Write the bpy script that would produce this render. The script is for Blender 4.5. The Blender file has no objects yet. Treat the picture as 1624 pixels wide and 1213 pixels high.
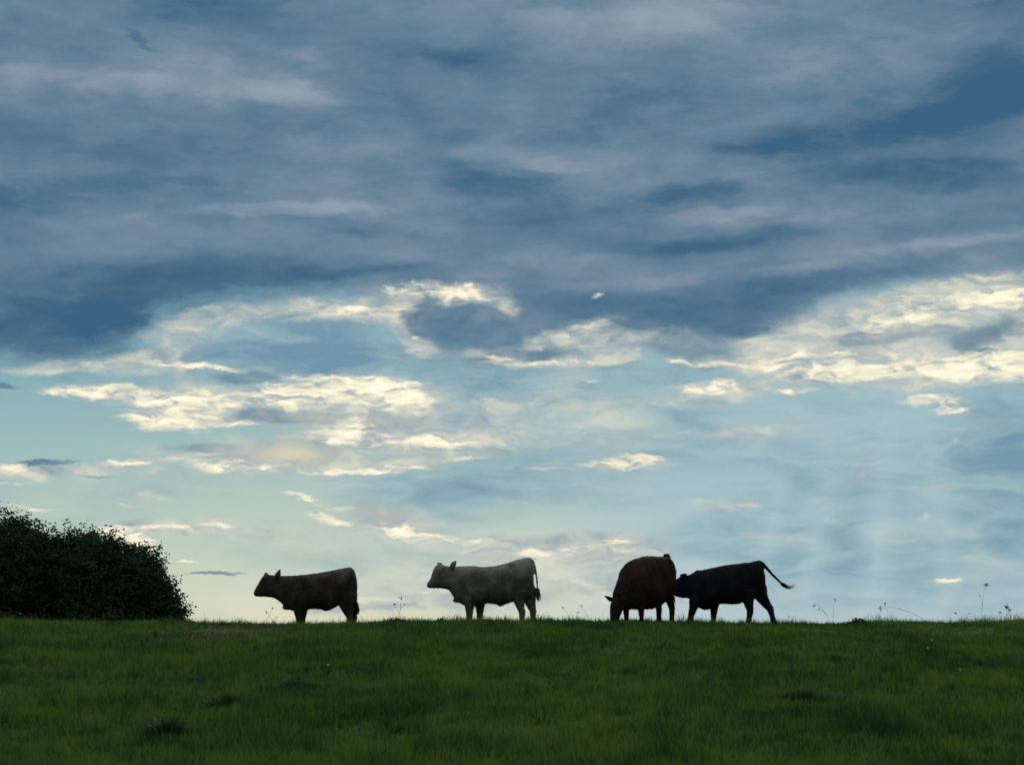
import bpy, math, random
import numpy as np
from mathutils import Vector, Matrix, noise as mnoise

R = math.radians
scn = bpy.context.scene
COL = scn.collection
rng = np.random.default_rng(7)
random.seed(7)

# ------------------------------------------------------------------ camera
EYE = 1.68
cam_data = bpy.data.cameras.new('camera')
cam = bpy.data.objects.new('camera', cam_data)
COL.objects.link(cam)
cam.location = (0, 0, EYE)
cam.rotation_euler = (R(90 + 6.14), 0, 0)
cam_data.sensor_width = 36
cam_data.lens = 77.96
cam_data.clip_start = 0.1
cam_data.clip_end = 12000
scn.camera = cam
scn.view_settings.view_transform = 'Standard'
scn.view_settings.look = 'None'
scn.view_settings.exposure = 0
scn.view_settings.gamma = 1
scn.cycles.filter_width = 1.7
scn.cycles.max_bounces = 6
scn.cycles.transparent_max_bounces = 6

# ------------------------------------------------------------------ sun
SUN_EL, SUN_AZ = 14.0, 9.0          # low, ahead and a little to the right, behind the cloud
sd = bpy.data.lights.new('sun', 'SUN')
sd.energy = 0.8
sd.angle = R(25)
sd.color = (1, .93, .8)
sun = bpy.data.objects.new('sun', sd)
COL.objects.link(sun)
sdir = Vector((math.sin(R(SUN_AZ)) * math.cos(R(SUN_EL)), math.cos(R(SUN_AZ)) * math.cos(R(SUN_EL)), math.sin(R(SUN_EL))))
sun.rotation_euler = (-sdir).to_track_quat('-Z', 'Y').to_euler()
sun.location = (0, 0, 60)


# ------------------------------------------------------------------ node helpers
def lin(c):
    return tuple(((v / 255) / 12.92 if v / 255 <= .04045 else ((v / 255 + .055) / 1.055) ** 2.4) for v in c[:3]) + (1,)


class NT:
    def __init__(self, tree):
        self.t = tree
        tree.nodes.clear()

    def n(self, typ, **kw):
        nd = self.t.nodes.new(typ)
        for k, v in kw.items():
            setattr(nd, k, v)
        return nd

    def put(self, sock, v):
        if isinstance(v, bpy.types.NodeSocket):
            self.t.links.new(v, sock)
        elif v is not None:
            sock.default_value = v

    def math(self, op, a, b=None, c=None, clamp=False):
        nd = self.n('ShaderNodeMath', operation=op, use_clamp=clamp)
        for i, v in enumerate((a, b, c)):
            if v is not None:
                self.put(nd.inputs[i], v)
        return nd.outputs[0]

    def vmath(self, op, a, b=None, c=None):
        nd = self.n('ShaderNodeVectorMath', operation=op)
        for i, v in enumerate((a, b, c)):
            if v is not None:
                self.put(nd.inputs[i], v)
        return nd.outputs[0]

    def smooth(self, v, a, b, lo=0., hi=1.):
        nd = self.n('ShaderNodeMapRange', interpolation_type='SMOOTHSTEP')
        for i, x in enumerate((v, a, b, lo, hi)):
            self.put(nd.inputs[i], x)
        return nd.outputs[0]

    def ramp(self, fac, stops, mode='LINEAR'):
        nd = self.n('ShaderNodeValToRGB')
        nd.color_ramp.interpolation = mode
        el = nd.color_ramp.elements
        while len(el) < len(stops):
            el.new(.5)
        for e, (p, c) in zip(el, stops):
            e.position = p
            e.color = lin(c) if len(c) == 3 else c
        self.put(nd.inputs[0], fac)
        return nd.outputs[0]

    def mix(self, fac, a, b, typ='MIX'):
        nd = self.n('ShaderNodeMix', data_type='RGBA', blend_type=typ, clamp_factor=True)
        self.put(nd.inputs[0], fac)
        self.put(nd.inputs[6], a)
        self.put(nd.inputs[7], b)
        return nd.outputs[2]

    def noise(self, vec, scale, detail=6, rough=.55, dist=0, dim='2D', out=0):
        nd = self.n('ShaderNodeTexNoise', noise_dimensions=dim)
        self.put(nd.inputs['Vector'], vec)
        nd.inputs['Scale'].default_value = scale
        nd.inputs['Detail'].default_value = detail
        nd.inputs['Roughness'].default_value = rough
        nd.inputs['Distortion'].default_value = dist
        return nd.outputs[out]

    def blob(self, vec, az, el, rx, ry, rot=0):
        m = self.n('ShaderNodeMapping', vector_type='TEXTURE')
        self.put(m.inputs[0], vec)
        m.inputs[1].default_value = (az, el, 0)
        m.inputs[2].default_value = (0, 0, R(rot))
        m.inputs[3].default_value = (rx, ry, 1)
        g = self.n('ShaderNodeTexGradient', gradient_type='SPHERICAL')
        self.put(g.inputs[0], m.outputs[0])
        return g.outputs[1]

    def field(self, vec, rows):
        acc = None
        for az, el, rx, ry, rot, amp in rows:
            b = self.blob(vec, az, el, rx, ry, rot)
            acc = self.math('MULTIPLY_ADD', b, amp, acc if acc is not None else 0.)
        return acc


# ------------------------------------------------------------------ sky (world); cloud tables: azimuth, elevation, radii (degrees), tilt, weight
BRIGHT = [
    (-4.43, 7.98, 1.55, 0.33, -9, 1.0),
    (-1.82, 8.45, 1.55, 0.39, -4, 0.9),
    (-3.05, 8.58, 0.98, 0.23, 0, 0.6),
    (-1.04, 8.52, 0.73, 0.39, -30, 0.6),
    (-10.29, 5.75, 2.44, 0.36, -3, 1.0),
    (-11.43, 5.81, 0.98, 0.2, 0, 0.6),
    (-8.34, 5.59, 1.79, 0.49, 0, 0.9),
    (-6.38, 5.72, 2.12, 0.55, 0, 0.9),
    (-4.43, 5.86, 2.12, 0.59, 0, 0.9),
    (-2.8, 5.72, 1.47, 0.68, -15, 0.8),
    (-3.94, 6.16, 2.77, 0.16, -4, 0.9),
    (-8.5, 5.08, 1.95, 0.39, 0, 1.0),
    (-9.56, 5.16, 1.14, 0.2, 0, 0.5),
    (-6.71, 4.97, 1.14, 0.13, 0, 0.5),
    (-8.99, 6.53, 2.12, 0.15, 0, 0.8),
    (-7.61, 6.43, 0.98, 0.13, -4, 0.6),
    (-11.6, 6.32, 0.65, 0.1, 0, 0.5),
    (-2.96, 4.63, 2.85, 0.28, -2, 1.0),
    (-4.59, 4.74, 0.81, 0.36, 0, 0.7),
    (-1.47, 4.54, 1.14, 0.15, 0, 0.6),
    (-4.01, 5.1, 0.81, 0.46, 0, 0.8),
    (-7.36, 3.96, 1.71, 0.29, 0, 1.0),
    (-9.89, 4.01, 1.47, 0.16, 3, 0.8),
    (-5.98, 3.93, 0.81, 0.13, 0, 0.5),
    (-4.19, 3.84, 2.28, 0.13, 2, 1.0),
    (-3.13, 3.97, 1.79, 0.15, 0, 0.8),
    (-1.17, 4.2, 0.9, 0.13, 0, 0.6),
    (-12.98, 3.84, 1.06, 0.23, -2, 1.0),
    (-12.74, 3.47, 0.9, 0.08, 0, 0.6),
    (-13.14, 3.14, 0.49, 0.1, 0, 0.5),
    (-12.57, 2.85, 1.47, 0.13, -3, 0.7),
    (-5.37, 3.13, 0.81, 0.18, -14, 1.0),
    (-4.67, 2.67, 0.81, 0.28, -5, 0.9),
    (-4.27, 2.92, 0.73, 0.1, -10, 0.5),
    (-2.64, 2.25, 1.22, 0.36, -12, 1.0),
    (-3.86, 2.44, 0.98, 0.11, -5, 0.5),
    (-1.17, 2.02, 1.22, 0.18, -5, 0.6),
    (-9.97, 2.92, 0.98, 0.1, 0, 0.6),
    (-8.34, 2.38, 2.04, 0.16, 2, 0.9),
    (-7.49, 2.23, 0.65, 0.15, 0, 0.5),
    (-10.29, 2.2, 0.81, 0.49, 0, 1.0),
    (-9.51, 1.91, 0.65, 0.55, -40, 1.0),
    (-8.29, 1.53, 0.49, 0.08, 0, 0.8),
    (2.9, 4.07, 1.55, 0.24, 2, 1.0),
    (3.06, 4.19, 0.98, 0.16, 0, 0.6),
    (0.78, 3.89, 0.73, 0.08, 0, 0.7),
    (8.11, 6.4, 2.44, 0.52, 0, 0.85),
    (9.9, 6.51, 2.28, 0.75, 0, 0.7),
    (11.69, 6.37, 2.28, 0.55, 0, 0.8),
    (12.92, 6.51, 1.63, 0.78, 0, 0.75),
    (12.83, 8.06, 1.79, 0.49, 0, 0.7),
    (10.88, 7.9, 2.12, 0.81, 10, 0.6),
    (9.25, 7.57, 1.95, 0.65, 20, 0.5),
    (6.89, 6.76, 1.47, 0.39, 10, 0.6),
    (12.18, 8.22, 0.98, 0.33, 0, 0.5),
    (5.18, 5.98, 1.47, 0.28, 2, 1.0),
    (7.26, 5.88, 0.98, 0.15, 0, 0.8),
    (10.88, 5.5, 1.22, 0.29, -5, 0.9),
    (11.29, 5.29, 0.57, 0.2, 0, 0.6),
    (11.37, 4.8, 0.36, 0.13, 0, 0.4),
    (11.34, 4.51, 0.36, 0.18, 0, 0.35),
    (1.76, 7.54, 1.06, 0.33, 20, 0.55),
    (0.62, 7.05, 0.98, 0.23, 5, 0.35),
    (0.94, 6.64, 2.77, 0.13, 1, 0.7),
    (-0.36, 6.76, 1.47, 0.11, -8, 0.5),
    (-2.48, 7.33, 0.65, 0.15, -35, 0.4),
    (5.18, 6.56, 1.47, 0.1, -2, 0.6),
    (4.53, 6.64, 1.79, 0.11, -2, 0.4),
    (3.88, 7.25, 0.81, 0.29, -20, 0.35),
    (1.68, 6.22, 1.14, 0.1, -5, 0.5),
    (1.35, 1.84, 1.79, 0.36, 3, 0.75),
    (2.9, 2.07, 1.06, 0.15, 4, 0.7),
    (0.37, 1.74, 0.65, 0.2, 0, 0.5),
    (5.99, 2.92, 1.3, 0.15, 0, 0.35),
    (9.06, 3.71, 0.26, 0.29, 0, 0.25),
    (10.64, 2.62, 0.39, 0.15, 15, 0.4),
    (11.04, 1.03, 0.68, 0.07, 0, 0.9),
    (2.33, 8.39, 0.29, 0.15, 10, 0.5),
    (-3.62, 0.47, 1.3, 0.2, 0, 0.4),
    (-0.2, 0.33, 0.98, 0.23, 0, 0.4),
    (-2.15, 0.73, 0.65, 0.13, 0, 0.4),
    (1.92, 0.73, 0.81, 0.49, 0, 0.4),
    (4.04, 0.49, 0.98, 0.26, 0, 0.3),
    (4.45, 4.8, 1.3, 0.1, 3, 0.4),
    (5.5, 4.95, 0.29, 0.13, 0, 0.5),
    (-8.01, 7.95, 0.98, 0.11, 0, 0.35),
    (-9.56, 7.25, 0.36, 0.23, 0, 0.35),
    (-2.8, 8.06, 1.14, 0.49, 0, 0.4)]
GREY = [
    (-5.57, 5.23, 2.61, 0.26, 0, 1.0),
    (-6.87, 6.22, 1.3, 0.23, 0, 1.0),
    (-3.45, 5.16, 1.79, 0.42, 0, 0.7),
    (-8.01, 4.4, 1.14, 0.16, 0, 0.6),
    (-5.81, 4.28, 2.44, 0.49, -3, 0.9),
    (-1.5, 7.7, 1.79, 0.94, 0, 1.3),
    (-0.36, 7.38, 0.98, 0.65, -20, 1.0),
    (-2.15, 7.98, 0.98, 0.49, 0, 0.6),
    (-7.61, 1.21, 0.98, 0.08, 0, 1.0),
    (-1.25, 0.49, 0.98, 0.33, 0, 0.8),
    (0.94, 0.73, 0.98, 0.49, 0, 0.5),
    (-4.43, 0.57, 0.65, 0.13, 0, 0.4),
    (-12.08, 3.96, 1.47, 0.11, 0, 0.8),
    (-12.98, 5.91, 0.65, 0.13, 0, 0.9),
    (-10.62, 3.66, 1.14, 0.1, 0, 0.4),
    (4.61, 7.05, 1.79, 0.49, -5, 1.0),
    (0.78, 6.92, 0.81, 0.42, 0, 0.8),
    (10.23, 7.74, 2.12, 0.65, 15, 0.7),
    (12.67, 7.41, 0.98, 0.49, 0, 0.6),
    (11.86, 6.99, 0.98, 0.55, 0, 1.0),
    (9.58, 7.17, 1.47, 0.39, 8, 0.6),
    (8.76, 7.17, 0.81, 0.23, 0, 0.6),
    (-3.29, 2.77, 1.47, 0.55, -12, 0.7),
    (-0.68, 6.68, 1.95, 0.33, 0, 0.5),
    (7.79, 6.27, 0.98, 0.16, 0, 0.5)]
GREY_TONE = [
    (-5.81, 4.28, 3.09, 0.81, 0, 0.9),
    (-3.45, 5.16, 2.61, 0.65, 0, 0.5),
    (-5.57, 5.23, 3.26, 0.49, 0, 0.35),
    (-3.29, 2.77, 2.28, 0.98, 0, 0.6),
    (-6.87, 6.22, 1.95, 0.49, 0, 0.2),
    (-1.25, 0.49, 1.47, 0.65, 0, 0.5),
    (0.94, 0.73, 1.47, 0.98, 0, 0.5),
    (10.23, 7.74, 2.77, 1.14, 0, 0.45),
    (4.61, 7.05, 2.44, 0.98, 0, 0.25)]
VEIL = [
    (-5.41, 7.17, 5.37, 1.22, 0, 1.2),
    (0.13, 6.27, 6.84, 1.14, 0, 0.8),
    (-0.85, 3.34, 5.86, 0.98, 0, 0.8),
    (6.32, 4.64, 8.47, 1.95, 0, 0.6),
    (2.25, 4.97, 4.89, 1.14, 0, 0.8),
    (7.13, 2.52, 7.33, 1.3, 0, 0.5),
    (-1.82, 1.38, 6.51, 0.98, 0, 0.3),
    (12.67, 4.32, 2.12, 3.26, 0, 0.7),
    (9.25, 1.38, 6.51, 1.79, 0, 0.8)]
VEIL_TONE = [
    (-5.41, 7.08, 5.21, 1.3, 0, -0.55),
    (-0.85, 3.42, 4.89, 1.14, 0, -0.25),
    (2.41, 5.29, 3.58, 0.98, 0, 0.25),
    (12.83, 4.32, 2.44, 2.93, 0, -0.5),
    (9.25, 1.55, 6.19, 1.79, 0, -0.12),
    (4.69, 3.66, 4.89, 1.14, 0, -0.15),
    (7.95, 6.92, 8.14, 1.95, 0, -0.2),
    (0.29, 6.11, 3.91, 0.65, 0, -0.2),
    (0.62, 1.55, 6.19, 1.3, 0, 0.3),
    (-3.45, 0.57, 8.14, 0.98, 0, 0.35)]
DECK_TONE = [
    (-11.43, 13.6, 4.23, 0.98, 0, 0.35),
    (-9.97, 13.84, 2.28, 0.46, 0, 0.25),
    (-6.06, 13.6, 2.28, 0.98, 0, 0.45),
    (-5.9, 13.44, 0.98, 0.49, 0, 0.25),
    (-4.76, 14.33, 2.61, 0.49, 0, 0.2),
    (-5.57, 10.62, 4.23, 0.36, 2, 0.35),
    (-4.59, 10.67, 1.47, 0.2, 0, 0.25),
    (2.25, 15.39, 5.37, 1.47, 0, 0.28),
    (4.36, 15.64, 1.95, 0.81, 0, 0.15),
    (-1.82, 12.05, 6.84, 0.65, -3, 0.16),
    (7.62, 14.25, 4.23, 1.95, 0, 0.15),
    (9.58, 9.45, 6.19, 0.65, 3, 0.28),
    (12.18, 9.53, 3.58, 0.26, 3, 0.2),
    (5.5, 10.34, 4.23, 0.65, 8, 0.2),
    (-1.82, 9.2, 6.84, 0.49, 0, 0.12),
    (3.06, 8.96, 5.21, 0.55, 0, 0.2),
    (-8.34, 9.53, 4.89, 0.65, 3, 0.12),
    (7.79, 8.96, 1.47, 0.26, 10, 0.2),
    (12.51, 13.6, 2.28, 1.79, 25, -0.55),
    (9.9, 12.54, 3.58, 0.73, 8, -0.42),
    (7.13, 12.21, 2.12, 0.81, 4, -0.36),
    (12.18, 12.62, 2.61, 0.98, 0, -0.25),
    (-11.11, 7.57, 5.37, 1.63, 6, -0.42),
    (-7.85, 8.88, 5.37, 0.65, 3, -0.22),
    (-0.52, 11.35, 2.12, 0.65, 0, -0.32),
    (3.39, 13.36, 2.77, 0.98, 0, -0.28),
    (-7.85, 15.8, 4.23, 0.81, -5, -0.3),
    (-1.5, 14.41, 2.12, 0.65, 0, -0.2),
    (-11.6, 10.83, 5.21, 0.81, 6, -0.3),
    (10.39, 11.32, 4.89, 0.59, -4, -0.32),
    (4.53, 10.99, 2.12, 0.42, 6, -0.3),
    (2.08, 10.5, 4.23, 0.81, 5, -0.18),
    (5.5, 9.69, 3.26, 0.55, 4, -0.2),
    (3.06, 7.9, 5.21, 0.81, -4, -0.22),
    (7.13, 8.55, 4.23, 0.81, 8, -0.22),
    (-4.1, 9.04, 2.77, 0.49, 0, -0.15),
    (-0.2, 7.57, 3.58, 0.98, 0, 0.15),
    (-1.82, 8.39, 2.61, 0.49, 0, 0.2),
    (-9.32, 14.74, 0.98, 0.23, -25, -0.25),
    (12.18, 15.8, 4.23, 0.98, 0, -0.18),
    (-11.6, 12.46, 4.89, 0.81, 0, -0.08)]
DECK_DARK = [
    (12.67, 13.44, 2.44, 1.55, 15, 1.2),
    (10.23, 12.54, 3.58, 0.65, 7, 1.0),
    (7.13, 12.17, 1.79, 0.55, 6, 0.9),
    (-11.11, 7.49, 5.37, 1.47, 5, 1.0),
    (-0.52, 11.35, 1.95, 0.55, 0, 1.0),
    (3.39, 13.24, 2.44, 0.72, 0, 0.7),
    (2.08, 12.62, 1.79, 0.65, 0, 0.5),
    (-8.34, 15.88, 4.23, 0.65, -6, 0.8),
    (-1.5, 14.41, 1.47, 0.36, 0, 0.7),
    (-12.25, 10.75, 4.23, 0.65, 8, 0.8),
    (-8.34, 11.16, 4.23, 0.39, 3, 0.5),
    (10.07, 11.32, 4.23, 0.46, -4, 1.0),
    (4.69, 11.06, 1.95, 0.33, 8, 1.0),
    (1.43, 10.59, 3.91, 0.65, 5, 0.7),
    (5.5, 9.72, 2.93, 0.46, 5, 0.9),
    (3.88, 7.9, 3.58, 0.65, -6, 0.6),
    (7.3, 8.52, 4.23, 0.65, 8, 0.8),
    (5.5, 7.57, 2.61, 0.49, -5, 0.6),
    (-4.1, 9.01, 3.58, 0.29, 3, 0.8),
    (-9.32, 14.8, 0.81, 0.2, -28, 0.8),
    (12.18, 15.55, 2.93, 0.65, 0, 0.5),
    (-10.78, 8.88, 4.89, 0.49, 4, 0.5),
    (-4.19, 10.1, 1.47, 0.29, -3, 0.6),
    (12.67, 7.17, 0.0, 0.0, 0, 0)]
DECK_LIGHT = [
    (-11.27, 13.68, 3.58, 0.55, -2, 0.9),
    (-6.22, 13.76, 2.44, 1.14, -10, 0.8),
    (-7.69, 14.09, 2.77, 0.98, -10, 0.6),
    (-5.73, 13.36, 1.14, 0.49, -10, 0.4),
    (-5.41, 10.54, 3.09, 0.23, 2, 1.0),
    (-8.34, 10.34, 4.89, 0.26, 5, 0.6),
    (1.76, 15.55, 4.23, 1.14, 0, 0.45),
    (4.69, 15.39, 2.61, 0.98, 0, 0.6),
    (7.95, 14.25, 3.26, 0.98, 10, 0.6),
    (10.39, 9.45, 4.56, 0.26, 3, 0.9),
    (7.62, 8.96, 1.79, 0.26, 10, 0.8),
    (5.02, 10.42, 2.77, 0.33, 6, 0.8),
    (8.76, 10.34, 4.23, 0.42, -3, 0.6),
    (7.13, 11.73, 2.28, 0.29, 6, 0.6),
    (3.06, 8.71, 3.91, 0.29, 3, 0.7),
    (-2.8, 12.13, 6.84, 0.49, -4, 0.5),
    (0.94, 11.73, 1.47, 0.23, 0, 0.6),
    (-0.85, 8.88, 2.93, 0.26, -4, 0.6),
    (8.76, 13.27, 1.79, 0.26, 10, 0.5),
    (-4.76, 14.41, 1.47, 0.33, 0, 0.5),
    (2.74, 9.36, 1.47, 0.36, 6, 0.5),
    (-9.8, 7.25, 0.42, 0.26, 0, 0.8),
    (11.69, 9.04, 0.98, 0.2, 0, 0.5)]
SHAFTS = [
    (9.33, 1.71, 0.75, 3.58, -7, 0.7),
    (7.79, 2.04, 0.59, 3.91, -10, 0.5),
    (6.64, 2.36, 0.49, 3.75, -14, 0.45),
    (11.04, 1.38, 0.42, 2.61, -2, 0.35),
    (4.85, 1.38, 0.98, 2.61, -20, 0.3)]
WARM = [
    (0.94, 1.63, 3.75, 0.81, 0, 0.6),
    (-1.82, 0.65, 3.26, 0.55, 0, 0.6),
    (4.36, 0.65, 2.61, 0.49, 0, 0.5),
    (-4.1, 0.33, 2.28, 0.33, 0, 0.5),
    (2.41, 0.9, 1.95, 0.65, 0, 0.5),
    (8.44, 7.57, 3.58, 0.55, 16, 0.5),
    (11.86, 8.31, 3.26, 0.49, 4, 0.45),
    (5.99, 6.92, 2.28, 0.39, 6, 0.5),
    (-10.29, 6.6, 3.26, 0.29, 6, 0.6),
    (-8.34, 7.57, 1.95, 0.42, 20, 0.5),
    (-2.8, 5.46, 5.37, 0.98, 0, 0.55),
    (0.13, 4.64, 5.21, 0.65, 0, 0.45),
    (-9.32, 3.18, 5.21, 0.42, 0, 0.4),
    (-11.27, 3.75, 3.58, 0.33, 0, 0.55),
    (-5.9, 2.2, 4.56, 0.65, -5, 0.35),
    (-4.1, 4.32, 4.89, 0.65, 0, 0.5),
    (1.92, 5.54, 3.58, 0.49, 0, 0.4),
    (4.69, 5.62, 2.93, 0.33, 0, 0.3),
    (11.21, 5.94, 3.58, 0.33, 0, 0.3),
    (-2.8, 1.3, 4.23, 0.42, 0, 0.35),
    (-2.48, 7.17, 0.98, 0.49, -40, 0.7),
    (-0.2, 6.79, 2.12, 0.23, -6, 0.9),
    (1.76, 6.68, 2.12, 0.2, 4, 0.9),
    (-2.8, 7.9, 0.81, 0.65, 0, 0.6),
    (-0.36, 8.06, 0.81, 0.81, -30, 0.6),
    (2.08, 7.49, 1.14, 0.42, 20, 0.8),
    (0.94, 7.17, 0.98, 0.36, 10, 0.5),
    (5.99, 6.6, 2.44, 0.26, -2, 0.7),
    (-12.25, 6.27, 2.28, 0.16, 0, 0.5),
    (3.22, 6.92, 0.98, 0.42, 0, 0.5),
    (10.39, 7.25, 5.37, 1.63, 8, 1.2),
    (7.79, 6.68, 3.09, 0.81, 10, 0.7),
    (12.51, 7.9, 2.44, 1.14, 0, 0.5),
    (5.34, 5.86, 1.95, 0.39, 0, 0.5),
    (1.11, 7.0, 3.09, 0.55, 4, 0.7),
    (-1.99, 8.14, 2.44, 0.72, 0, 0.8),
    (-4.43, 7.98, 2.28, 0.49, -6, 0.5),
    (-6.71, 7.82, 3.09, 0.36, 3, 0.6),
    (-8.34, 7.25, 1.95, 0.65, 30, 0.5),
    (-6.71, 5.62, 5.54, 0.75, -2, 0.9),
    (-8.5, 5.03, 2.44, 0.46, 0, 0.6),
    (-3.45, 4.8, 3.09, 0.65, 0, 0.7),
    (-6.22, 4.15, 5.37, 0.65, 0, 0.8),
    (-9.15, 6.43, 3.58, 0.26, 0, 0.7),
    (-2.8, 2.44, 2.44, 0.65, -12, 0.8),
    (-8.34, 2.39, 2.77, 0.29, 0, 0.5),
    (1.76, 1.91, 3.42, 0.55, 0, 0.9),
    (2.74, 4.02, 2.28, 0.33, 0, 0.6),
    (4.36, 7.17, 2.12, 0.59, -8, 0.5),
    (5.5, 2.93, 2.12, 0.42, 0, 0.45),
    (-3.45, 0.57, 4.23, 0.49, 0, 0.5),
    (-0.36, 0.9, 2.28, 0.98, 0, 0.5),
    (9.06, 3.75, 0.42, 0.49, 0, 0.5),
    (5.99, 4.8, 2.61, 0.36, 0, 0.4),
    (-12.57, 3.79, 1.79, 0.36, 0, 0.4),
    (-9.97, 2.04, 1.47, 0.81, 0, 0.5)]
GLOW = [
    (9.58, 6.92, 5.86, 1.79, 0, 0.25),
    (-4.1, 0.57, 7.82, 1.14, 0, 0.4),
    (1.11, 1.22, 4.56, 1.3, 0, 0.35),
    (-7.85, 0.57, 4.89, 1.14, 0, 0.25),
    (-5.08, 4.8, 6.19, 0.98, 0, 0.14),
    (2.74, 5.94, 4.89, 0.98, 0, 0.1)]
DECK_EDGE = [(0, 0.3135), (1, 0.4235), (0.0867, 0.3168), (0.1529, 0.3265), (0.1885, 0.3461), (0.2292, 0.3884), (0.3259, 0.408), (0.387, 0.4129), (0.4175, 0.3705), (0.4939, 0.3493), (0.5702, 0.3461), (0.6211, 0.3396), (0.672, 0.3347), (0.7127, 0.3583), (0.7636, 0.4031), (0.8196, 0.421), (0.9133, 0.4194)]
CLEAR_LEFT = [(0, (208, 213, 186)), (.16, (190, 206, 188)), (.34, (156, 188, 188)), (.55, (124, 168, 180)), (1, (100, 145, 170))]
CLEAR_RIGHT = [(0, (160, 190, 204)), (.2, (150, 187, 203)), (.5, (144, 182, 196)), (1, (110, 152, 178))]
VEIL_RAMP = [(.05, (112, 148, 170)), (.45, (148, 178, 187)), (.75, (176, 195, 195)), (1, (208, 214, 202))]
DECK_RAMP = [(0, (57, 97, 129)), (.2, (73, 109, 136)), (.42, (92, 123, 146)), (.68, (115, 138, 157)), (1, (148, 163, 177))]
WARM_RAMP = [(.28, (142, 160, 172)), (.5, (184, 193, 189)), (.72, (226, 222, 201))]
GREY_RAMP = [(0, (80, 114, 140)), (.3, (114, 144, 162)), (.6, (168, 178, 178)), (1, (220, 210, 184))]
BRIGHT_RAMP = [(.06, (176, 184, 184)), (.26, (208, 210, 198)), (.46, (236, 230, 206)), (.72, (255, 248, 220)), (1, (255, 254, 232))]
BACK_A = (.07, .085, .105, 1)
BACK_B = (.46, .52, .58, 1)


world = bpy.data.worlds.new('World')
scn.world = world
world.use_nodes = True
W = NT(world.node_tree)
tc = W.n('ShaderNodeTexCoord').outputs['Generated']
sx = W.n('ShaderNodeSeparateXYZ')
W.put(sx.inputs[0], tc)
az = W.math('MULTIPLY', W.math('ARCTAN2', sx.outputs[0], sx.outputs[1]), 57.29578)
el = W.math('MULTIPLY', W.math('ARCSINE', sx.outputs[2]), 57.29578)
cp = W.n('ShaderNodeCombineXYZ')
W.put(cp.inputs[0], az)
W.put(cp.inputs[1], el)
P = cp.outputs[0]

Pst = W.vmath('MULTIPLY', P, (.30, .85, 1))                  # clouds lie in flat layers: stretched along the horizon
wn = W.noise(Pst, 1.0, 7, .58, out=1)
w1 = W.vmath('MULTIPLY', W.vmath('SUBTRACT', wn, (.5, .5, .5)), (2.0, .75, 0))
PW = W.vmath('ADD', P, w1)
wn2 = W.noise(W.vmath('MULTIPLY', P, (.6, 1.0, 1)), 1.5, 6, .62, out=1)
w2 = W.vmath('MULTIPLY', W.vmath('SUBTRACT', wn2, (.5, .5, .5)), (.8, .34, 0))
PB = W.vmath('ADD', P, w2)

nfine = W.noise(W.vmath('MULTIPLY', P, (.75, 1.5, 1)), 1.3, 8, .62, .4)
nst = W.noise(W.vmath('MULTIPLY', PW, (.15, .50, 1)), 1.0, 6, .50, .3)
nst2 = W.noise(W.vmath('MULTIPLY', W.vmath('ADD', PW, (31, 7, 0)), (.22, .9, 1)), 1.0, 6, .55)

# clear air seen through the gaps
sky = W.n('ShaderNodeTexSky', sky_type='NISHITA', sun_disc=False)
sky.sun_elevation = R(SUN_EL)
sky.sun_rotation = R(SUN_AZ)
eln = W.math('DIVIDE', el, 12., clamp=True)
left = W.ramp(eln, CLEAR_LEFT)
right = W.ramp(eln, CLEAR_RIGHT)
clear = W.mix(W.smooth(az, -3., 7.), left, right)
clear10 = W.vmath('SCALE', clear)
clear10.node.inputs['Scale'].default_value = 10.
air = W.mix(.985, sky.outputs[0], clear10)


def ten(c):
    v = W.vmath('SCALE', c)
    v.node.inputs['Scale'].default_value = 10.
    return v


# thin veil: broad pale blue grey layers
veil_f = W.math('ADD', W.field(PW, VEIL), W.math('MULTIPLY_ADD', nst, 1.2, -.5))
veil_m = W.smooth(veil_f, -.05, .75, 0., .92)
nv = W.noise(W.vmath('ADD', W.vmath('MULTIPLY', PB, (.35, 1.5, 1)), (3, 17, 0)), 1.2, 8, .6, .5)
veil_c = W.ramp(W.math('ADD', W.math('ADD', W.math('MULTIPLY', nst2, .55), W.math('MULTIPLY_ADD', nv, 1.1, -.30)), W.field(PW, VEIL_TONE)), VEIL_RAMP)
c = W.mix(veil_m, air, ten(veil_c))

# dark overcast deck
fc = W.n('ShaderNodeFloatCurve')
cur = fc.mapping.curves[0]
for i, (x, y) in enumerate(DECK_EDGE):
    if i < 2:
        cur.points[0 if i == 0 else -1].location = (x, y)
    else:
        cur.points.new(x, y)
fc.mapping.update()
sepw = W.n('ShaderNodeSeparateXYZ')
W.put(sepw.inputs[0], PW)
W.put(fc.inputs[1], W.math('MULTIPLY_ADD', sepw.outputs[0], 1 / 32., .5, clamp=True))
edge = W.math('MULTIPLY', fc.outputs[0], 20.)
above = W.math('SUBTRACT', sepw.outputs[1], edge)
deck_m = W.smooth(W.math('ADD', above, W.math('MULTIPLY_ADD', nfine, 1.2, -.6)), -.55, .75)
tone = W.math('ADD', W.math('MULTIPLY_ADD', nst, .50, .235), W.math('MULTIPLY_ADD', nst2, .26, -.13))
tone = W.math('ADD', tone, W.math('MULTIPLY_ADD', nfine, .22, -.11))
tone = W.math('ADD', tone, W.math('MULTIPLY', W.field(PW, DECK_TONE), .55))
ndk = W.noise(W.vmath('ADD', W.vmath('MULTIPLY', PB, (.28, 1.1, 1)), (41, 3, 0)), 1.1, 7, .55, .4)
dmod = W.math('MULTIPLY_ADD', ndk, 3.2, -.65)
PD = W.vmath('ADD', PB, W.vmath('MULTIPLY', w1, (1.5, .85, 0)))
dk = W.smooth(W.math('MULTIPLY', W.field(PD, DECK_DARK), dmod), .03, .62)
nlay = W.noise(W.vmath('ADD', W.vmath('MULTIPLY', PB, (.36, 1.0, 1)), (11, 23, 0)), .9, 6, .52, .15)
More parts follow.
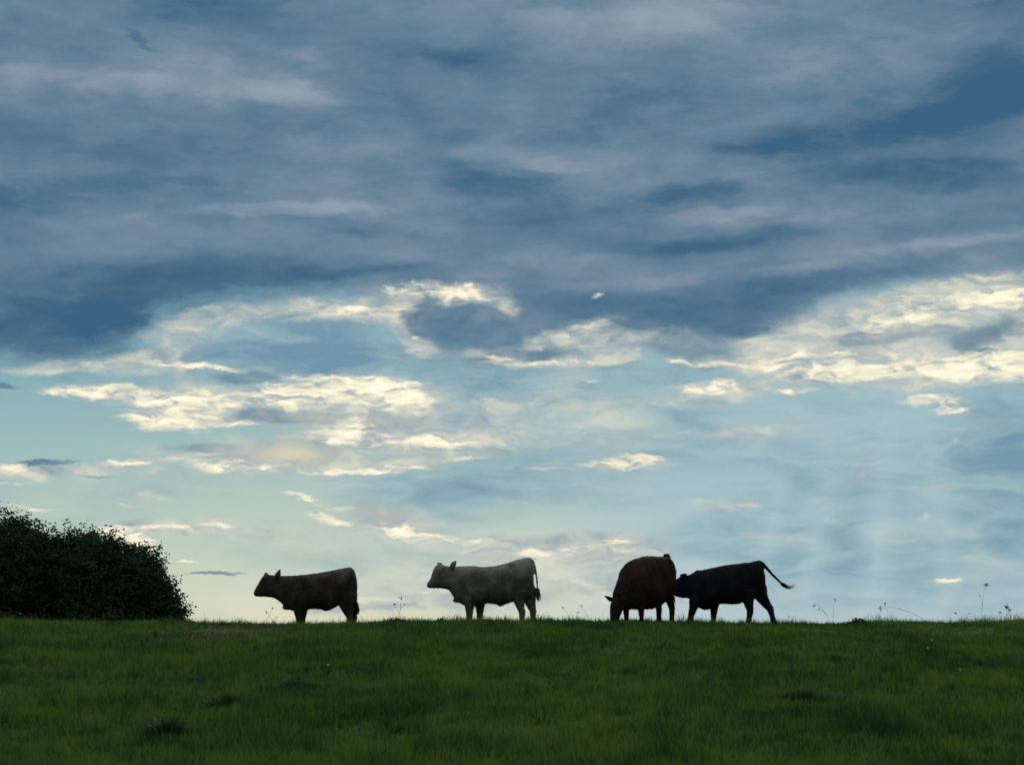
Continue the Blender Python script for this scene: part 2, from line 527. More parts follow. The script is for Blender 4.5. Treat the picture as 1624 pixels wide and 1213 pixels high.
tone = W.math('ADD', tone, W.smooth(nlay, .34, .64, -.085, .085))
lt = W.smooth(W.math('MULTIPLY', W.field(PD, DECK_LIGHT), dmod), .05, .65)
tone = W.math('MULTIPLY_ADD', lt, .165, W.math('MULTIPLY_ADD', dk, -.185, tone))
deck_c = W.ramp(tone, DECK_RAMP, 'B_SPLINE')
c = W.mix(deck_m, c, ten(deck_c))

# pale warm cloud thinning towards the gaps
warm_f = W.math('MULTIPLY', W.field(PB, WARM), W.math('MULTIPLY_ADD', nfine, 3.0, -.5))
nsoft = W.noise(W.vmath('ADD', W.vmath('MULTIPLY', PB, (.7, 1.7, 1)), (15, 9, 0)), 1.1, 6, .55, .6)
c = W.mix(W.smooth(warm_f, .05, .75, 0., .9), c, ten(W.ramp(nsoft, WARM_RAMP)))

# shaded undersides and grey scraps
grey_f = W.math('MULTIPLY', W.field(PB, GREY), W.math('MULTIPLY_ADD', nfine, 1.2, .4))
grey_m = W.smooth(grey_f, .12, .60, 0., .9)
grey_c = W.ramp(W.math('ADD', W.field(P, GREY_TONE), W.math('MULTIPLY_ADD', nfine, .5, -.12)), GREY_RAMP)
c = W.mix(grey_m, c, ten(grey_c))

# cream cloud lit through from behind
br = W.field(PB, BRIGHT)
nbil = W.noise(W.vmath('ADD', W.vmath('MULTIPLY', P, (.9, 1.9, 1)), w2), 1.7, 6, .52, .5)
nwisp = W.noise(W.vmath('ADD', W.vmath('MULTIPLY', PB, (.6, 2.8, 1)), (5, 3, 0)), 1.3, 6, .52, .7)
bmod = W.math('ADD', W.math('MULTIPLY_ADD', nbil, 2.2, -.35), W.math('MULTIPLY_ADD', nwisp, 1.5, -.55))
bf = W.math('MULTIPLY', br, bmod)
b_m = W.smooth(bf, .04, .82)
# billows: bright on the side towards the hidden sun, greyer underneath
pbil = W.vmath('ADD', W.vmath('MULTIPLY', P, (.9, 1.9, 1)), w2)
nb1 = W.noise(pbil, 1.9, 4, .5, .4)
nb2 = W.noise(W.vmath('ADD', pbil, (.06, .20, 0)), 1.9, 4, .5, .4)
emb = W.math('MULTIPLY', W.math('SUBTRACT', nb1, nb2), .95)
b_c = W.ramp(W.math('ADD', W.math('ADD', W.math('MULTIPLY', bf, .55), emb), W.math('MULTIPLY_ADD', nwisp, .9, -.40)), BRIGHT_RAMP)
c = W.mix(b_m, c, ten(b_c))
# soft glow of light through thin cloud
c = W.mix(W.smooth(W.field(PW, GLOW), 0., 1., 0., .8), c, ten(W.ramp(el, [(0, (232, 226, 200)), (1, (226, 224, 205))])))

# broad shafts of light falling through the gap on the right
c = W.mix(W.smooth(W.field(P, SHAFTS), 0., 1., 0., .42), c, ten(W.ramp(el, [(0, (204, 220, 222)), (1, (204, 220, 222))])))

# unseen sky overhead and behind: brightness shaped to light the cattle and grass
behind = W.smooth(sx.outputs[1], .75, -.1)
over = W.smooth(el, 17., 50.)
dim = W.math('MAXIMUM', behind, over)
backc = W.mix(W.smooth(W.math('ADD', el, W.math('MULTIPLY_ADD', nst, 16., -8.)), 4., 42.), BACK_A, BACK_B)
c = W.mix(dim, c, ten(backc))
below = W.smooth(el, -.5, -3.)
c = W.mix(below, c, (.25, .4, .12, 1))
bg = W.n('ShaderNodeBackground')
W.put(bg.inputs[0], c)
bg.inputs[1].default_value = .1
wo = W.n('ShaderNodeOutputWorld')
W.t.links.new(bg.outputs[0], wo.inputs[0])
world.cycles.sampling_method = 'MANUAL'
world.cycles.sample_map_resolution = 512


# ------------------------------------------------------------------ object helpers
def tag(o, label=None, cat=None, group=None, kind=None):
    if label: o['label'] = label
    if cat: o['category'] = cat
    if group: o['group'] = group
    if kind: o['kind'] = kind
    return o


def empty(name, loc, rz=0):
    o = bpy.data.objects.new(name, None)
    COL.objects.link(o)
    o.location = loc
    o.rotation_euler = (0, 0, rz)
    o.empty_display_size = .2
    return o


def mesh_np(name, verts, quads=None, tris=None, mats=(), parent=None, smooth=False, attr=None):
    me = bpy.data.meshes.new(name)
    verts = np.asarray(verts, dtype=np.float32).reshape(-1, 3)
    quads = np.zeros((0, 4), np.int32) if quads is None else np.asarray(quads, np.int32).reshape(-1, 4)
    tris = np.zeros((0, 3), np.int32) if tris is None else np.asarray(tris, np.int32).reshape(-1, 3)
    me.vertices.add(len(verts))
    me.vertices.foreach_set('co', verts.ravel())
    nl = quads.size + tris.size
    me.loops.add(nl)
    me.loops.foreach_set('vertex_index', np.concatenate([quads.ravel(), tris.ravel()]).astype(np.int32))
    tot = np.concatenate([np.full(len(quads), 4), np.full(len(tris), 3)]).astype(np.int32)
    start = np.concatenate([[0], np.cumsum(tot)[:-1]]).astype(np.int32)
    me.polygons.add(len(tot))
    me.polygons.foreach_set('loop_start', start)
    me.polygons.foreach_set('loop_total', tot)
    if smooth:
        me.polygons.foreach_set('use_smooth', np.ones(len(tot), bool))
    me.update(calc_edges=True)
    if attr is not None:
        a = me.attributes.new('tint', 'FLOAT', 'POINT')
        a.data.foreach_set('value', np.asarray(attr, np.float32))
    for m in mats:
        me.materials.append(m)
    o = bpy.data.objects.new(name, me)
    COL.objects.link(o)
    if parent is not None:
        o.parent = parent
    return o


def mat(name):
    m = bpy.data.materials.new(name)
    m.use_nodes = True
    return m, NT(m.node_tree)


def finish(N, shader):
    out = N.n('ShaderNodeOutputMaterial')
    N.t.links.new(shader, out.inputs[0])


def principled(N, color, rough=.7, spec=.3, normal=None, sheen=0.):
    p = N.n('ShaderNodeBsdfPrincipled')
    N.put(p.inputs['Base Color'], color)
    N.put(p.inputs['Roughness'], rough)
    p.inputs['Specular IOR Level'].default_value = spec
    if sheen:
        p.inputs['Sheen Weight'].default_value = sheen
    if normal is not None:
        N.put(p.inputs['Normal'], normal)
    return p.outputs[0]


def leafy(N, color, trans=.35, rough=.6, spec=.25):
    d = principled(N, color, rough, spec)
    t = N.n('ShaderNodeBsdfTranslucent')
    N.put(t.inputs[0], color)
    mx = N.n('ShaderNodeMixShader')
    mx.inputs[0].default_value = trans
    N.t.links.new(d, mx.inputs[1])
    N.t.links.new(t.outputs[0], mx.inputs[2])
    return mx.outputs[0]


# ------------------------------------------------------------------ the pasture
def ground_z(x, y):
    x = np.asarray(x, float)
    y = np.asarray(y, float)
    pk, k, yc, ys = 1.60, .0025, 47., 38.
    s = 2 * k * (yc - ys)
    zs = pk - k * (yc - ys) ** 2
    near = zs - s * (ys - y)
    near = np.where(y < 14, zs - s * (ys - 14) - s * .35 * (14 - y) * np.exp(-np.clip(14 - y, 0, 60) / 14.), near)
    crest = pk - k * (y - yc) ** 2
    s2 = 2 * k * 12
    far = pk - k * 144 - s2 * 80 * (1 - np.exp(-(y - yc - 12) / 80.))
    z = np.where(y < ys, near, np.where(y < yc + 12, crest, far))
    und = .030 * np.sin(x * .55 + 1.3) + .012 * np.sin(x * 3.3 + 1.1 * np.sin(y * .8)) * np.sin(y * 1.9 + x * .7) + .016 * np.sin(x * 1.3 + y * .35) + .015 * np.sin(y * .9 + x * .2) + .012 * np.sin(x * 2.1 - y * 1.1)
    return z + und * np.clip((70 - y) / 20, 0, 1) * 1.0 - .0012 * np.clip(np.abs(x) - 10, 0, 60) ** 1.5


def axis(parts):
    out = []
    for a, b, n in parts:
        out += list(np.linspace(a, b, n, endpoint=False))
    return np.array(out + [parts[-1][1]])


gx = axis([(-4000, -300, 12), (-300, -40, 20), (-40, 40, 200), (40, 300, 20), (300, 4000, 12)])
gy = axis([(-600, -20, 15), (-20, 12, 30), (12, 60, 160), (60, 160, 40), (160, 5000, 30)])
GX, GY = np.meshgrid(gx, gy)
GZ = ground_z(np.clip(GX, -60, 60), GY)
nx, ny = len(gx), len(gy)
idx = np.arange(nx * ny).reshape(ny, nx)
quads = np.stack([idx[:-1, :-1], idx[:-1, 1:], idx[1:, 1:], idx[1:, :-1]], -1).reshape(-1, 4)


def grass_patch_color(N, tint=None):
    """mottled pasture: yellow green sward, blue green rank patches, a worn reddish patch by the copse"""
    g = N.n('ShaderNodeNewGeometry').outputs['Position']
    a = N.noise(N.vmath('MULTIPLY', g, (1, .55, 1)), .55, 5, .6)
    b = N.noise(N.vmath('MULTIPLY', g, (1, .6, 1)), 2.3, 4, .6)
    t = N.math('ADD', N.math('MULTIPLY_ADD', a, 1.05, -.12), N.math('MULTIPLY', b, .30))
    if tint is not None:
        t = N.math('ADD', t, N.math('MULTIPLY_ADD', tint, .80, -.38))
    c = N.ramp(t, [(.30, GRASS[0]), (.46, GRASS[1]), (.62, GRASS[2]), (.82, GRASS[3])])
    flat_ = N.vmath('MULTIPLY', g, (1, 1, 0))
    worn = N.blob(N.vmath('ADD', flat_, N.vmath('MULTIPLY', N.noise(g, 1.2, 4, .6, out=1), (1.6, 2.5, 0))), WORN[0] + .8, WORN[1] + 1.2, WORN[2], WORN[3])
    c = N.mix(N.smooth(worn, .15, .8, 0., .55), c, (.085, .05, .022, 1))
    return c


GRASS = [(.029, .082, .026, 1), (.062, .148, .026, 1), (.094, .188, .026, 1), (.145, .230, .042, 1)]
WORN = (-5.2, 40.8, 2.0, 7.0)
m_ground, N = mat('pasture_soil')
g = N.n('ShaderNodeNewGeometry').outputs['Position']
flat = N.vmath('MULTIPLY', g, (1, 1, 0))
cc = grass_patch_color(N)
cc = N.mix(.45, cc, (.02, .035, .008, 1))
bmp = N.n('ShaderNodeBump')
bmp.inputs['Strength'].default_value = .5
N.put(bmp.inputs['Height'], N.noise(flat, 14, 5, .65))
finish(N, principled(N, cc, .95, .05, bmp.outputs[0]))
ground = mesh_np('ground', np.stack([GX, GY, GZ], -1), quads, mats=(m_ground,), smooth=True)
tag(ground, kind='structure')

m_grass, N = mat('meadow_grass')
at = N.n('ShaderNodeAttribute', attribute_name='tint').outputs['Fac']
finish(N, leafy(N, grass_patch_color(N, at), .42, .7, .08))


def vnoise(x, y, seed, scale):
    """cheap lattice value noise for grass height"""
    r = np.random.default_rng(seed).random((128, 128))
    u, v = x * scale, y * scale
    iu, iv = np.floor(u).astype(int), np.floor(v).astype(int)
    fu, fv = u - iu, v - iv
    fu, fv = fu * fu * (3 - 2 * fu), fv * fv * (3 - 2 * fv)
    g = lambda a, b: r[a % 128, b % 128]
    return (g(iu, iv) * (1 - fu) + g(iu + 1, iv) * fu) * (1 - fv) + (g(iu, iv + 1) * (1 - fu) + g(iu + 1, iv + 1) * fu) * fv


def blades(x, y, h, w, lean, tint, zofs=0., ang=None):
    n = len(x)
    a = rng.uniform(0, 2 * math.pi, n) if ang is None else ang
    face = a + rng.normal(math.pi / 2, .5, n)
    dx, dy = np.cos(a), np.sin(a)
    wx, wy = np.cos(face) * w / 2, np.sin(face) * w / 2
    z = ground_z(x, y) - .01 + zofs
    b1, b2 = lean * h * .28, lean * h
    hh = h * np.sqrt(np.clip(1 - .35 * lean ** 2, .2, 1))
    V = np.empty((n, 5, 3), np.float32)
    V[:, 0] = np.stack([x - wx, y - wy, z], -1)
    V[:, 1] = np.stack([x + wx, y + wy, z], -1)
    V[:, 2] = np.stack([x + dx * b1 + wx * .8, y + dy * b1 + wy * .8, z + hh * .55], -1)
    V[:, 3] = np.stack([x + dx * b1 - wx * .8, y + dy * b1 - wy * .8, z + hh * .55], -1)
    V[:, 4] = np.stack([x + dx * b2, y + dy * b2, z + hh], -1)
    base = (np.arange(n) * 5)[:, None]
    Q = base + np.array([0, 1, 2, 3])
    T = base + np.array([3, 2, 4])
    return V.reshape(-1, 3), Q, T, np.repeat(tint, 5)


def make_grass(n):
    y = 14.5 + (52 - 14.5) * rng.random(n) ** 1.15
    half = .2325 * y + 2.2
    x = rng.uniform(-1, 1, n) * half
    hn = vnoise(x + 200, y + 200, 3, .8) * .6 + vnoise(x + 90, y * .7 + 40, 5, 2.1) * .4
    clump = vnoise(x + 11, y + 60, 9, 4.5)
    worn = np.exp(-(((x - WORN[0]) / 1.1) ** 2 + ((y - WORN[1]) / 4.0) ** 2))
    big = np.clip(vnoise(x + 31, y * .8 + 17, 33, 1.3) - .62, 0, 1) * 2.6
    h = (.032 + .10 * hn ** 1.6 + .07 * clump ** 2 + .20 * big * clump) * rng.uniform(.45, 1.45, n) * (1 - .65 * worn)
    h *= np.where(y > 38, .82, 1.)
    keep = rng.random(n) > worn * .8
    w = rng.uniform(.0045, .0105, n) * (1 + (y - 15) / 60)
    lean = rng.uniform(.05, .95, n)
    tint = np.clip(rng.random(n) * .7 + .5 * vnoise(x * 1.0 + 7, y + 3, 51, 3.2) - .10 - .30 * big, 0, 1)
    s = keep
    V, Q, T, t = blades(x[s], y[s], h[s], w[s], lean[s], tint[s])
    # tufts: blades springing outwards from one point, taller in the middle
    nt = 8500
    ty = 15 + 35 * rng.random(nt) ** 1.1
    tx = rng.uniform(-1, 1, nt) * (.2325 * ty + 2)
    ok = (vnoise(tx + 77, ty + 21, 61, .9) > rng.uniform(.25, .75, nt)) & (np.exp(-(((tx - WORN[0]) / 1.1) ** 2 + ((ty - WORN[1]) / 4.) ** 2)) < .5)
    tx, ty = tx[ok], ty[ok]
    per = rng.integers(9, 26, len(tx))
    ti = np.repeat(np.arange(len(tx)), per)
    tr = np.repeat(rng.uniform(.025, .085, len(tx)), per)
    thh = np.repeat(rng.uniform(.07, .20, len(tx)) * np.where(rng.random(len(tx)) < .12, 1.35, 1.) * np.where(ty > 40, .75, 1.), per)
    ta = rng.uniform(0, 2 * math.pi, len(ti))
    tq = rng.random(len(ti)) ** .7
    VT, QT, TT, tt = blades(tx[ti] + np.cos(ta) * tr * tq, ty[ti] + np.sin(ta) * tr * tq, thh * (1.1 - .5 * tq) * rng.uniform(.7, 1.2, len(ti)), rng.uniform(.006, .013, len(ti)),
                            np.clip(.15 + .7 * tq + rng.normal(0, .12, len(ti)), .05, 1.), np.clip(np.repeat(rng.normal(.45, .30, len(tx)), per) + rng.normal(0, .12, len(ti)), 0, 1), ang=ta + rng.normal(0, .4, len(ti)))
    Q = np.concatenate([Q, QT + len(V)])
    T = np.concatenate([T, TT + len(V)])
    V = np.concatenate([V, VT])
    t = np.concatenate([t, tt])
    # flowering stems scattered through the sward and along the brow
    m = 5200
    y2 = np.where(rng.random(m) < .30, rng.uniform(43, 49, m), 15 + 34 * rng.random(m) ** 1.1)
    x2 = rng.uniform(-1, 1, m) * (.2325 * y2 + 2)
    keepx = vnoise(x2 + 5, y2 + 9, 21, .9) > .45
    x2, y2 = x2[keepx], y2[keepx]
    m = len(x2)
    V2, Q2, T2, t2 = blades(x2, y2, rng.uniform(.10, .24, m) * np.where(rng.random(m) < .06, 1.6, 1), rng.uniform(.004, .007, m), rng.uniform(.1, .7, m), rng.uniform(.6, 1.3, m))
    m = 6000
    y3 = rng.uniform(44.5, 48.5, m)
    x3 = np.where(rng.random(m) < .55, rng.uniform(3.5, 13, m), rng.uniform(-13, 13, m))
    f3 = vnoise(x3 + 50, y3 * .2 + 3, 41, 1.7)
    V3, Q3, T3_, t3 = blades(x3, y3, (.06 + .42 * np.clip(f3 - .35, 0, 1) ** 1.4) * rng.uniform(.5, 1.4, m), rng.uniform(.005, .009, m), rng.uniform(.1, 1.0, m), rng.uniform(.5, 1.2, m))
    Q2 = np.concatenate([Q2, Q3 + len(V2)])
    T2 = np.concatenate([T2, T3_ + len(V2)])
    V2 = np.concatenate([V2, V3])
    t2 = np.concatenate([t2, t3])
    k = len(V)
    o = mesh_np('grass', np.concatenate([V, V2]), np.concatenate([Q, Q2 + k]), np.concatenate([T, T2 + k]), (m_grass,), attr=np.concatenate([t, t2]))
    tag(o, 'short green pasture grass covering the hill from the foreground up to the brow', 'grass', kind='stuff')


make_grass(430000)

# ------------------------------------------------------------------ cattle
def ring(center, ax, ay, a, b, n=20, e=2.3):
    t = np.linspace(0, 2 * math.pi, n, endpoint=False)
    c, s = np.cos(t), np.sin(t)
    u = np.sign(c) * np.abs(c) ** (2 / e) * a
    v = np.sign(s) * np.abs(s) ** (2 / e) * b
    return np.asarray(center) + u[:, None] * np.asarray(ax) + v[:, None] * np.asarray(ay)


class Shell:
    """closed lofts gathered into one mesh, later fused to one continuous skin"""
    def __init__(self):
        self.v, self.q, self.t, self.k = [], [], [], 0

    def loft(self, rings):
        n = len(rings[0])
        base = self.k
        for r in rings:
            self.v.append(r)
        for i in range(len(rings) - 1):
            for j in range(n):
                a = base + i * n + j
                b = base + i * n + (j + 1) % n
                self.q.append((a, b, b + n, a + n))
        self.k += n * len(rings)
        for r, off, rev in ((rings[0], base, True), (rings[-1], base + n * (len(rings) - 1), False)):
            self.v.append(r.mean(0)[None])
            for j in range(n):
                tri = (off + j, off + (j + 1) % n, self.k)
                self.t.append(tri[::-1] if rev else tri)
            self.k += 1

    def slices(self, rows):
        """vertical cross-sections along x: (x, top, bottom, half width)"""
        xs = np.array([r[0] for r in rows])
        q = np.linspace(xs[0], xs[-1], 70)
        f = lambda i: np.interp(q, xs, [r[i] for r in rows])
        sm = lambda v: np.convolve(np.pad(v, 1, mode='edge'), [.25, .5, .25], 'valid')
        top, bot, hw = f(1), f(2), sm(f(3))
        R_ = []
        for x, t, b, w in zip(q, top, bot, hw):
            R_.append(ring((x, 0, (t + b) / 2), (0, 1, 0), (0, 0, 1), w, (t - b) / 2, 28, 2.4))
        self.loft(R_)

    def tube(self, pts, n=14, e=2.0):
        """pts: (x, y, z, r along view, r across)"""
        P_ = [Vector(p[:3]) for p in pts]
        R_ = []
        for i, p in enumerate(pts):
            d = (P_[min(i + 1, len(P_) - 1)] - P_[max(i - 1, 0)]).normalized()
            side = Vector((0, 1, 0))
            if abs(d.dot(side)) > .9:
                side = Vector((0, 0, 1))
            ax = d.cross(side).normalized()
            ay = ax.cross(d).normalized()
            rb = p[4] if len(p) > 4 else p[3]
            R_.append(ring(P_[i], ax, ay, p[3], rb, n, e))
        self.loft(R_)

    def ball(self, c, r, seg=14):
        rings = []
        for i in range(1, 10):
            f = math.pi * i / 10
            rings.append(ring((c[0] - r[0] * math.cos(f), c[1], c[2]), (0, 1, 0), (0, 0, 1), r[1] * math.sin(f), r[2] * math.sin(f), seg, 2))
        self.loft(rings)

    def skin(self, name, voxel=.016, smooth=9):
        me = bpy.data.meshes.new('tmp')
        me.from_pydata([tuple(p) for p in np.concatenate(self.v)], [], [tuple(q) for q in self.q] + [tuple(t) for t in self.t])
        import bmesh
        bm = bmesh.new()
        bm.from_mesh(me)
        bmesh.ops.recalc_face_normals(bm, faces=bm.faces)
        bm.to_mesh(me)
        bm.free()
        o = bpy.data.objects.new('tmp', me)
        COL.objects.link(o)
        md = o.modifiers.new('r', 'REMESH')
        md.mode = 'VOXEL'
        md.voxel_size = voxel
        ms = o.modifiers.new('s', 'SMOOTH')
        ms.factor = .5
        ms.iterations = smooth
        dg = bpy.context.evaluated_depsgraph_get()
        out = bpy.data.meshes.new_from_object(o.evaluated_get(dg))
        bpy.data.objects.remove(o)
        out.name = name
        out.polygons.foreach_set('use_smooth', np.ones(len(out.polygons), bool))
        return out


def coat(name, dark, light, top=None):
    m, N = mat(name)
    g = N.n('ShaderNodeTexCoord').outputs['Object']
    a = N.noise(N.vmath('MULTIPLY', g, (1, 1, .8)), 3.2, 5, .62, .5, dim='3D')
    h = N.noise(N.vmath('MULTIPLY', g, (30, 30, 90)), 1.0, 3, .6, dim='3D')
    t = N.math('ADD', N.math('MULTIPLY_ADD', a, 1.7, -.4), N.math('MULTIPLY_ADD', h, .4, -.2))
    c = N.ramp(t, [(.3, dark), (.75, light)])
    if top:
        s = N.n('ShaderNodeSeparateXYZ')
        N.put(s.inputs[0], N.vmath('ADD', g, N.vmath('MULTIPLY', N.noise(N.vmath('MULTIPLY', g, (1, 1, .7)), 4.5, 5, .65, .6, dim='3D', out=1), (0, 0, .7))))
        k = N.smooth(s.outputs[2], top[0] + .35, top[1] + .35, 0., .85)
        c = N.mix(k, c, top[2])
    b = N.n('ShaderNodeBump')
    b.inputs['Strength'].default_value = .25
    b.inputs['Distance'].default_value = .01
    N.put(b.inputs['Height'], h)
    finish(N, principled(N, c, .75, .10, b.outputs[0]))
    return m


m_eye, N = mat('eye_dark')
finish(N, principled(N, (.006, .005, .005, 1), .15, .5))


def cow(label, loc, rz, shell, material, eyes, tail_pts, switch):
    me = shell.skin('cow')
    nv = len(me.vertices)
    co = np.empty(nv * 3, np.float32)
    no = np.empty(nv * 3, np.float32)
    me.vertices.foreach_get('co', co)
    me.vertices.foreach_get('normal', no)
    co, no = co.reshape(-1, 3), no.reshape(-1, 3)
    off = random.uniform(0, 50)
    amp = np.array([mnoise.noise(Vector(p) * 4.2 + Vector((off, 0, 0))) * .011 + mnoise.noise(Vector(p) * 13 + Vector((0, off, 0))) * .005 for p in co.tolist()], np.float32)
    thick = np.clip((co[:, 2] - .35) / .2, .25, 1) * np.clip((.62 - co[:, 0]) / .15 + 1, .3, 1)
    co += no * (amp * thick)[:, None]
    me.vertices.foreach_set('co', co.ravel())
    me.update()
    me.materials.append(material)
    me.materials.append(m_eye)
    o = bpy.data.objects.new('cow', me)
    COL.objects.link(o)
    o.location = loc
    o.rotation_euler = (0, 0, rz)
    tag(o, label, 'cow', 'cattle standing on the brow of the hill')
    for e in eyes:
        s = Shell()
        s.ball(e, (.018, .014, .016), 10)
        mesh_np('eye', np.concatenate(s.v), s.q, s.t, (m_eye,), o, True)
    # short shaggy hair over the whole coat: fine tapering blades combed back and down, one mesh
    r = np.random.default_rng(nv)
    pick = r.choice(nv, min(nv, 9000), replace=False)
    pick = pick[co[pick, 2] > .12]
    p, q = co[pick], no[pick]
    comb = q * .8 + np.array([.45, 0, -.45]) + r.normal(size=p.shape) * .35
    comb /= np.linalg.norm(comb, axis=1)[:, None]
    side = np.cross(comb, q + .01)
    side /= np.linalg.norm(side, axis=1)[:, None] + 1e-6
    ln = r.uniform(.012, .034, len(p))[:, None] * (1 + .5 * (q[:, 2:3] < -.3))
    a = p - q * .004
    tri = np.stack([a - side * .0035, a + side * .0035, a + comb * ln], 1).reshape(-1, 3)
    mesh_np('coat_hair', tri, None, np.arange(len(tri)).reshape(-1, 3), (material,), o)
    # hair switch at the end of the tail: strands, one mesh
    V, Q, T = [], [], []
    k = 0
    for i in range(110):
        off = np.array([random.gauss(0, .012), random.gauss(0, .012), random.gauss(0, .008)])
        end = np.array([random.gauss(0, .026), random.gauss(0, .022), random.gauss(0, .02)])
        L = random.uniform(.7, 1.0)
        pts = []
        m = len(switch)
        for j, p in enumerate(switch):
            f = j / (m - 1) * L
            q = np.array([np.interp(f * (m - 1), range(m), [s_[a_] for s_ in switch]) for a_ in range(3)])
            bulge = math.sin(math.pi * min(1, f * .8 + .15))
            pts.append(q + off * (1 + bulge * 1.0) + end * f)
        w = .007
        for j, p in enumerate(pts):
            ww = w * (1 - .8 * j / (m - 1))
            V += [p + (-ww, 0, 0), p + (ww * .5, ww, 0), p + (ww * .5, -ww, 0)]
        for j in range(m - 1):
            a = k + j * 3
            for u in range(3):
                Q.append((a + u, a + (u + 1) % 3, a + 3 + (u + 1) % 3, a + 3 + u))
        k += 3 * m
    mesh_np('tail_switch', V, Q, None, (material,), o)
    return o


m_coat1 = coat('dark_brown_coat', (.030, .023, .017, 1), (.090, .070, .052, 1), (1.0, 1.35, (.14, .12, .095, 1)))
m_coat2 = coat('grey_dun_coat', (.085, .078, .060, 1), (.21, .195, .152, 1), (.90, 1.35, (.33, .305, .24, 1)))  # paler top: light along the back put into the coat colour
m_coat3 = coat('russet_brown_coat', (.018, .011, .008, 1), (.046, .027, .019, 1))
m_coat4 = coat('black_coat', (.008, .009, .010, 1), (.020, .021, .023, 1))


def cow_frame(cx, z0, s, sxx=1.0):
    X = lambda v: (v - cx) / s * sxx
    Z = lambda v: (z0 - v) / s
    return X, Z


def side_cow(label, loc, rz, F, body, legs, ears, tail, switch, material, eyes, extra=()):
    X, Z = F
    S = Shell()
    S.slices([(X(a), Z(t), Z(b), w) for a, t, b, w in body])
    for leg in legs:
        f0 = leg[0]
        S.tube([(X(f0[0]), f0[2] * .75, Z(f0[1]) + .20, f0[3] * .6, f0[4] * .6)] + [(X(p[0]), p[2], Z(p[1]), p[3] * 1.36, p[4] * 1.28) for p in leg])
    for e in ears:
        S.tube([(X(p[0]), p[2], Z(p[1]), p[3] * 1.3, p[4] * 1.25) for p in e], 10)
    T = [(X(p[0]), p[2], Z(p[1]), p[3]) for p in tail]
    S.tube([t_[:3] + (t_[3] * 1.2,) for t_ in T], 8)
    for b in extra:
        S.ball((X(b[0]), b[2], Z(b[1])), b[3])
    cow(label, loc, rz, S, material, [(X(e[0]), e[2], Z(e[1])) for e in eyes], T, [np.array((X(p[0]), p[2], Z(p[1]))) for p in switch])


def gz(x, y):
    return float(ground_z(x, y))


# the dark cow on the left: head up, forelegs on the near side of the brow, hindquarters just over it
F1 = cow_frame(700, 915, 486, 1.03)
side_cow('dark brown cow with upright ears, farthest left, facing left near the copse', (-4.62, 49.2, gz(-4.6, 48.6) + .0), R(14), F1,
    [(186, 532, 556, .035), (195, 512, 570, .06), (212, 480, 576, .075), (240, 425, 578, .085), (270, 368, 576, .10), (300, 338, 574, .115), (345, 340, 584, .12), (395, 352, 590, .12), (430, 352, 604, .125),
     (470, 352, 640, .14), (520, 352, 690, .17), (580, 350, 722, .21), (640, 348, 735, .25), (700, 340, 725, .28), (780, 330, 706, .31), (850, 322, 706, .32), (920, 311, 718, .32), (965, 303, 722, .31),
     (1020, 290, 700, .30), (1080, 276, 664, .28), (1150, 262, 650, .25), (1200, 254, 640, .21), (1230, 280, 620, .16), (1256, 340, 580, .10), (1266, 400, 520, .06)],
    [[(650, 640, -.12, .10, .09), (652, 740, -.12, .085, .07), (655, 810, -.12, .058, .05), (658, 870, -.12, .05, .045), (655, 905, -.12, .055, .055), (648, 918, -.12, .065, .06)],
     [(706, 640, .12, .10, .09), (704, 740, .12, .085, .07), (704, 810, .12, .058, .05), (706, 870, .12, .05, .045), (702, 905, .12, .055, .055), (696, 918, .12, .065, .06)],
     [(1150, 560, -.13, .17, .11), (1150, 680, -.13, .115, .08), (1178, 770, -.13, .065, .05), (1188, 800, -.13, .062, .05), (1180, 860, -.13, .045, .042), (1172, 905, -.13, .055, .055), (1164, 918, -.13, .06, .06)],
     [(1200, 560, .13, .14, .11), (1214, 680, .13, .11, .08), (1246, 770, .13, .06, .05), (1254, 800, .13, .058, .05), (1244, 860, .13, .045, .042), (1236, 905, .13, .055, .055), (1228, 918, .13, .06, .06)]],
    [[(395, 395, -.09, .03, .03), (425, 345, -.17, .055, .03), (447, 282, -.21, .012, .01)],
     [(330, 380, .06, .04, .03), (322, 345, .10, .045, .03), (316, 318, .12, .022, .016)]],
    [(1190, 275, 0, .04), (1228, 300, 0, .034), (1256, 380, 0, .026), (1264, 480, 0, .022), (1264, 600, 0, .02), (1264, 650, 0, .018)],
    [(1264, 640, 0), (1270, 690, 0), (1274, 735, 0), (1272, 775, 0)],
    m_coat1, [(262, 430, -.088), (262, 430, .088)], [(945, 712, 0, (.07, .045, .04)), (206, 545, 0, (.045, .07, .05)), (1050, 330, -.165, (.10, .07, .06)), (1050, 330, .165, (.10, .07, .06)), (640, 520, -.17, (.15, .10, .20)), (640, 520, .17, (.15, .10, .20)), (540, 690, 0, (.12, .07, .06))])

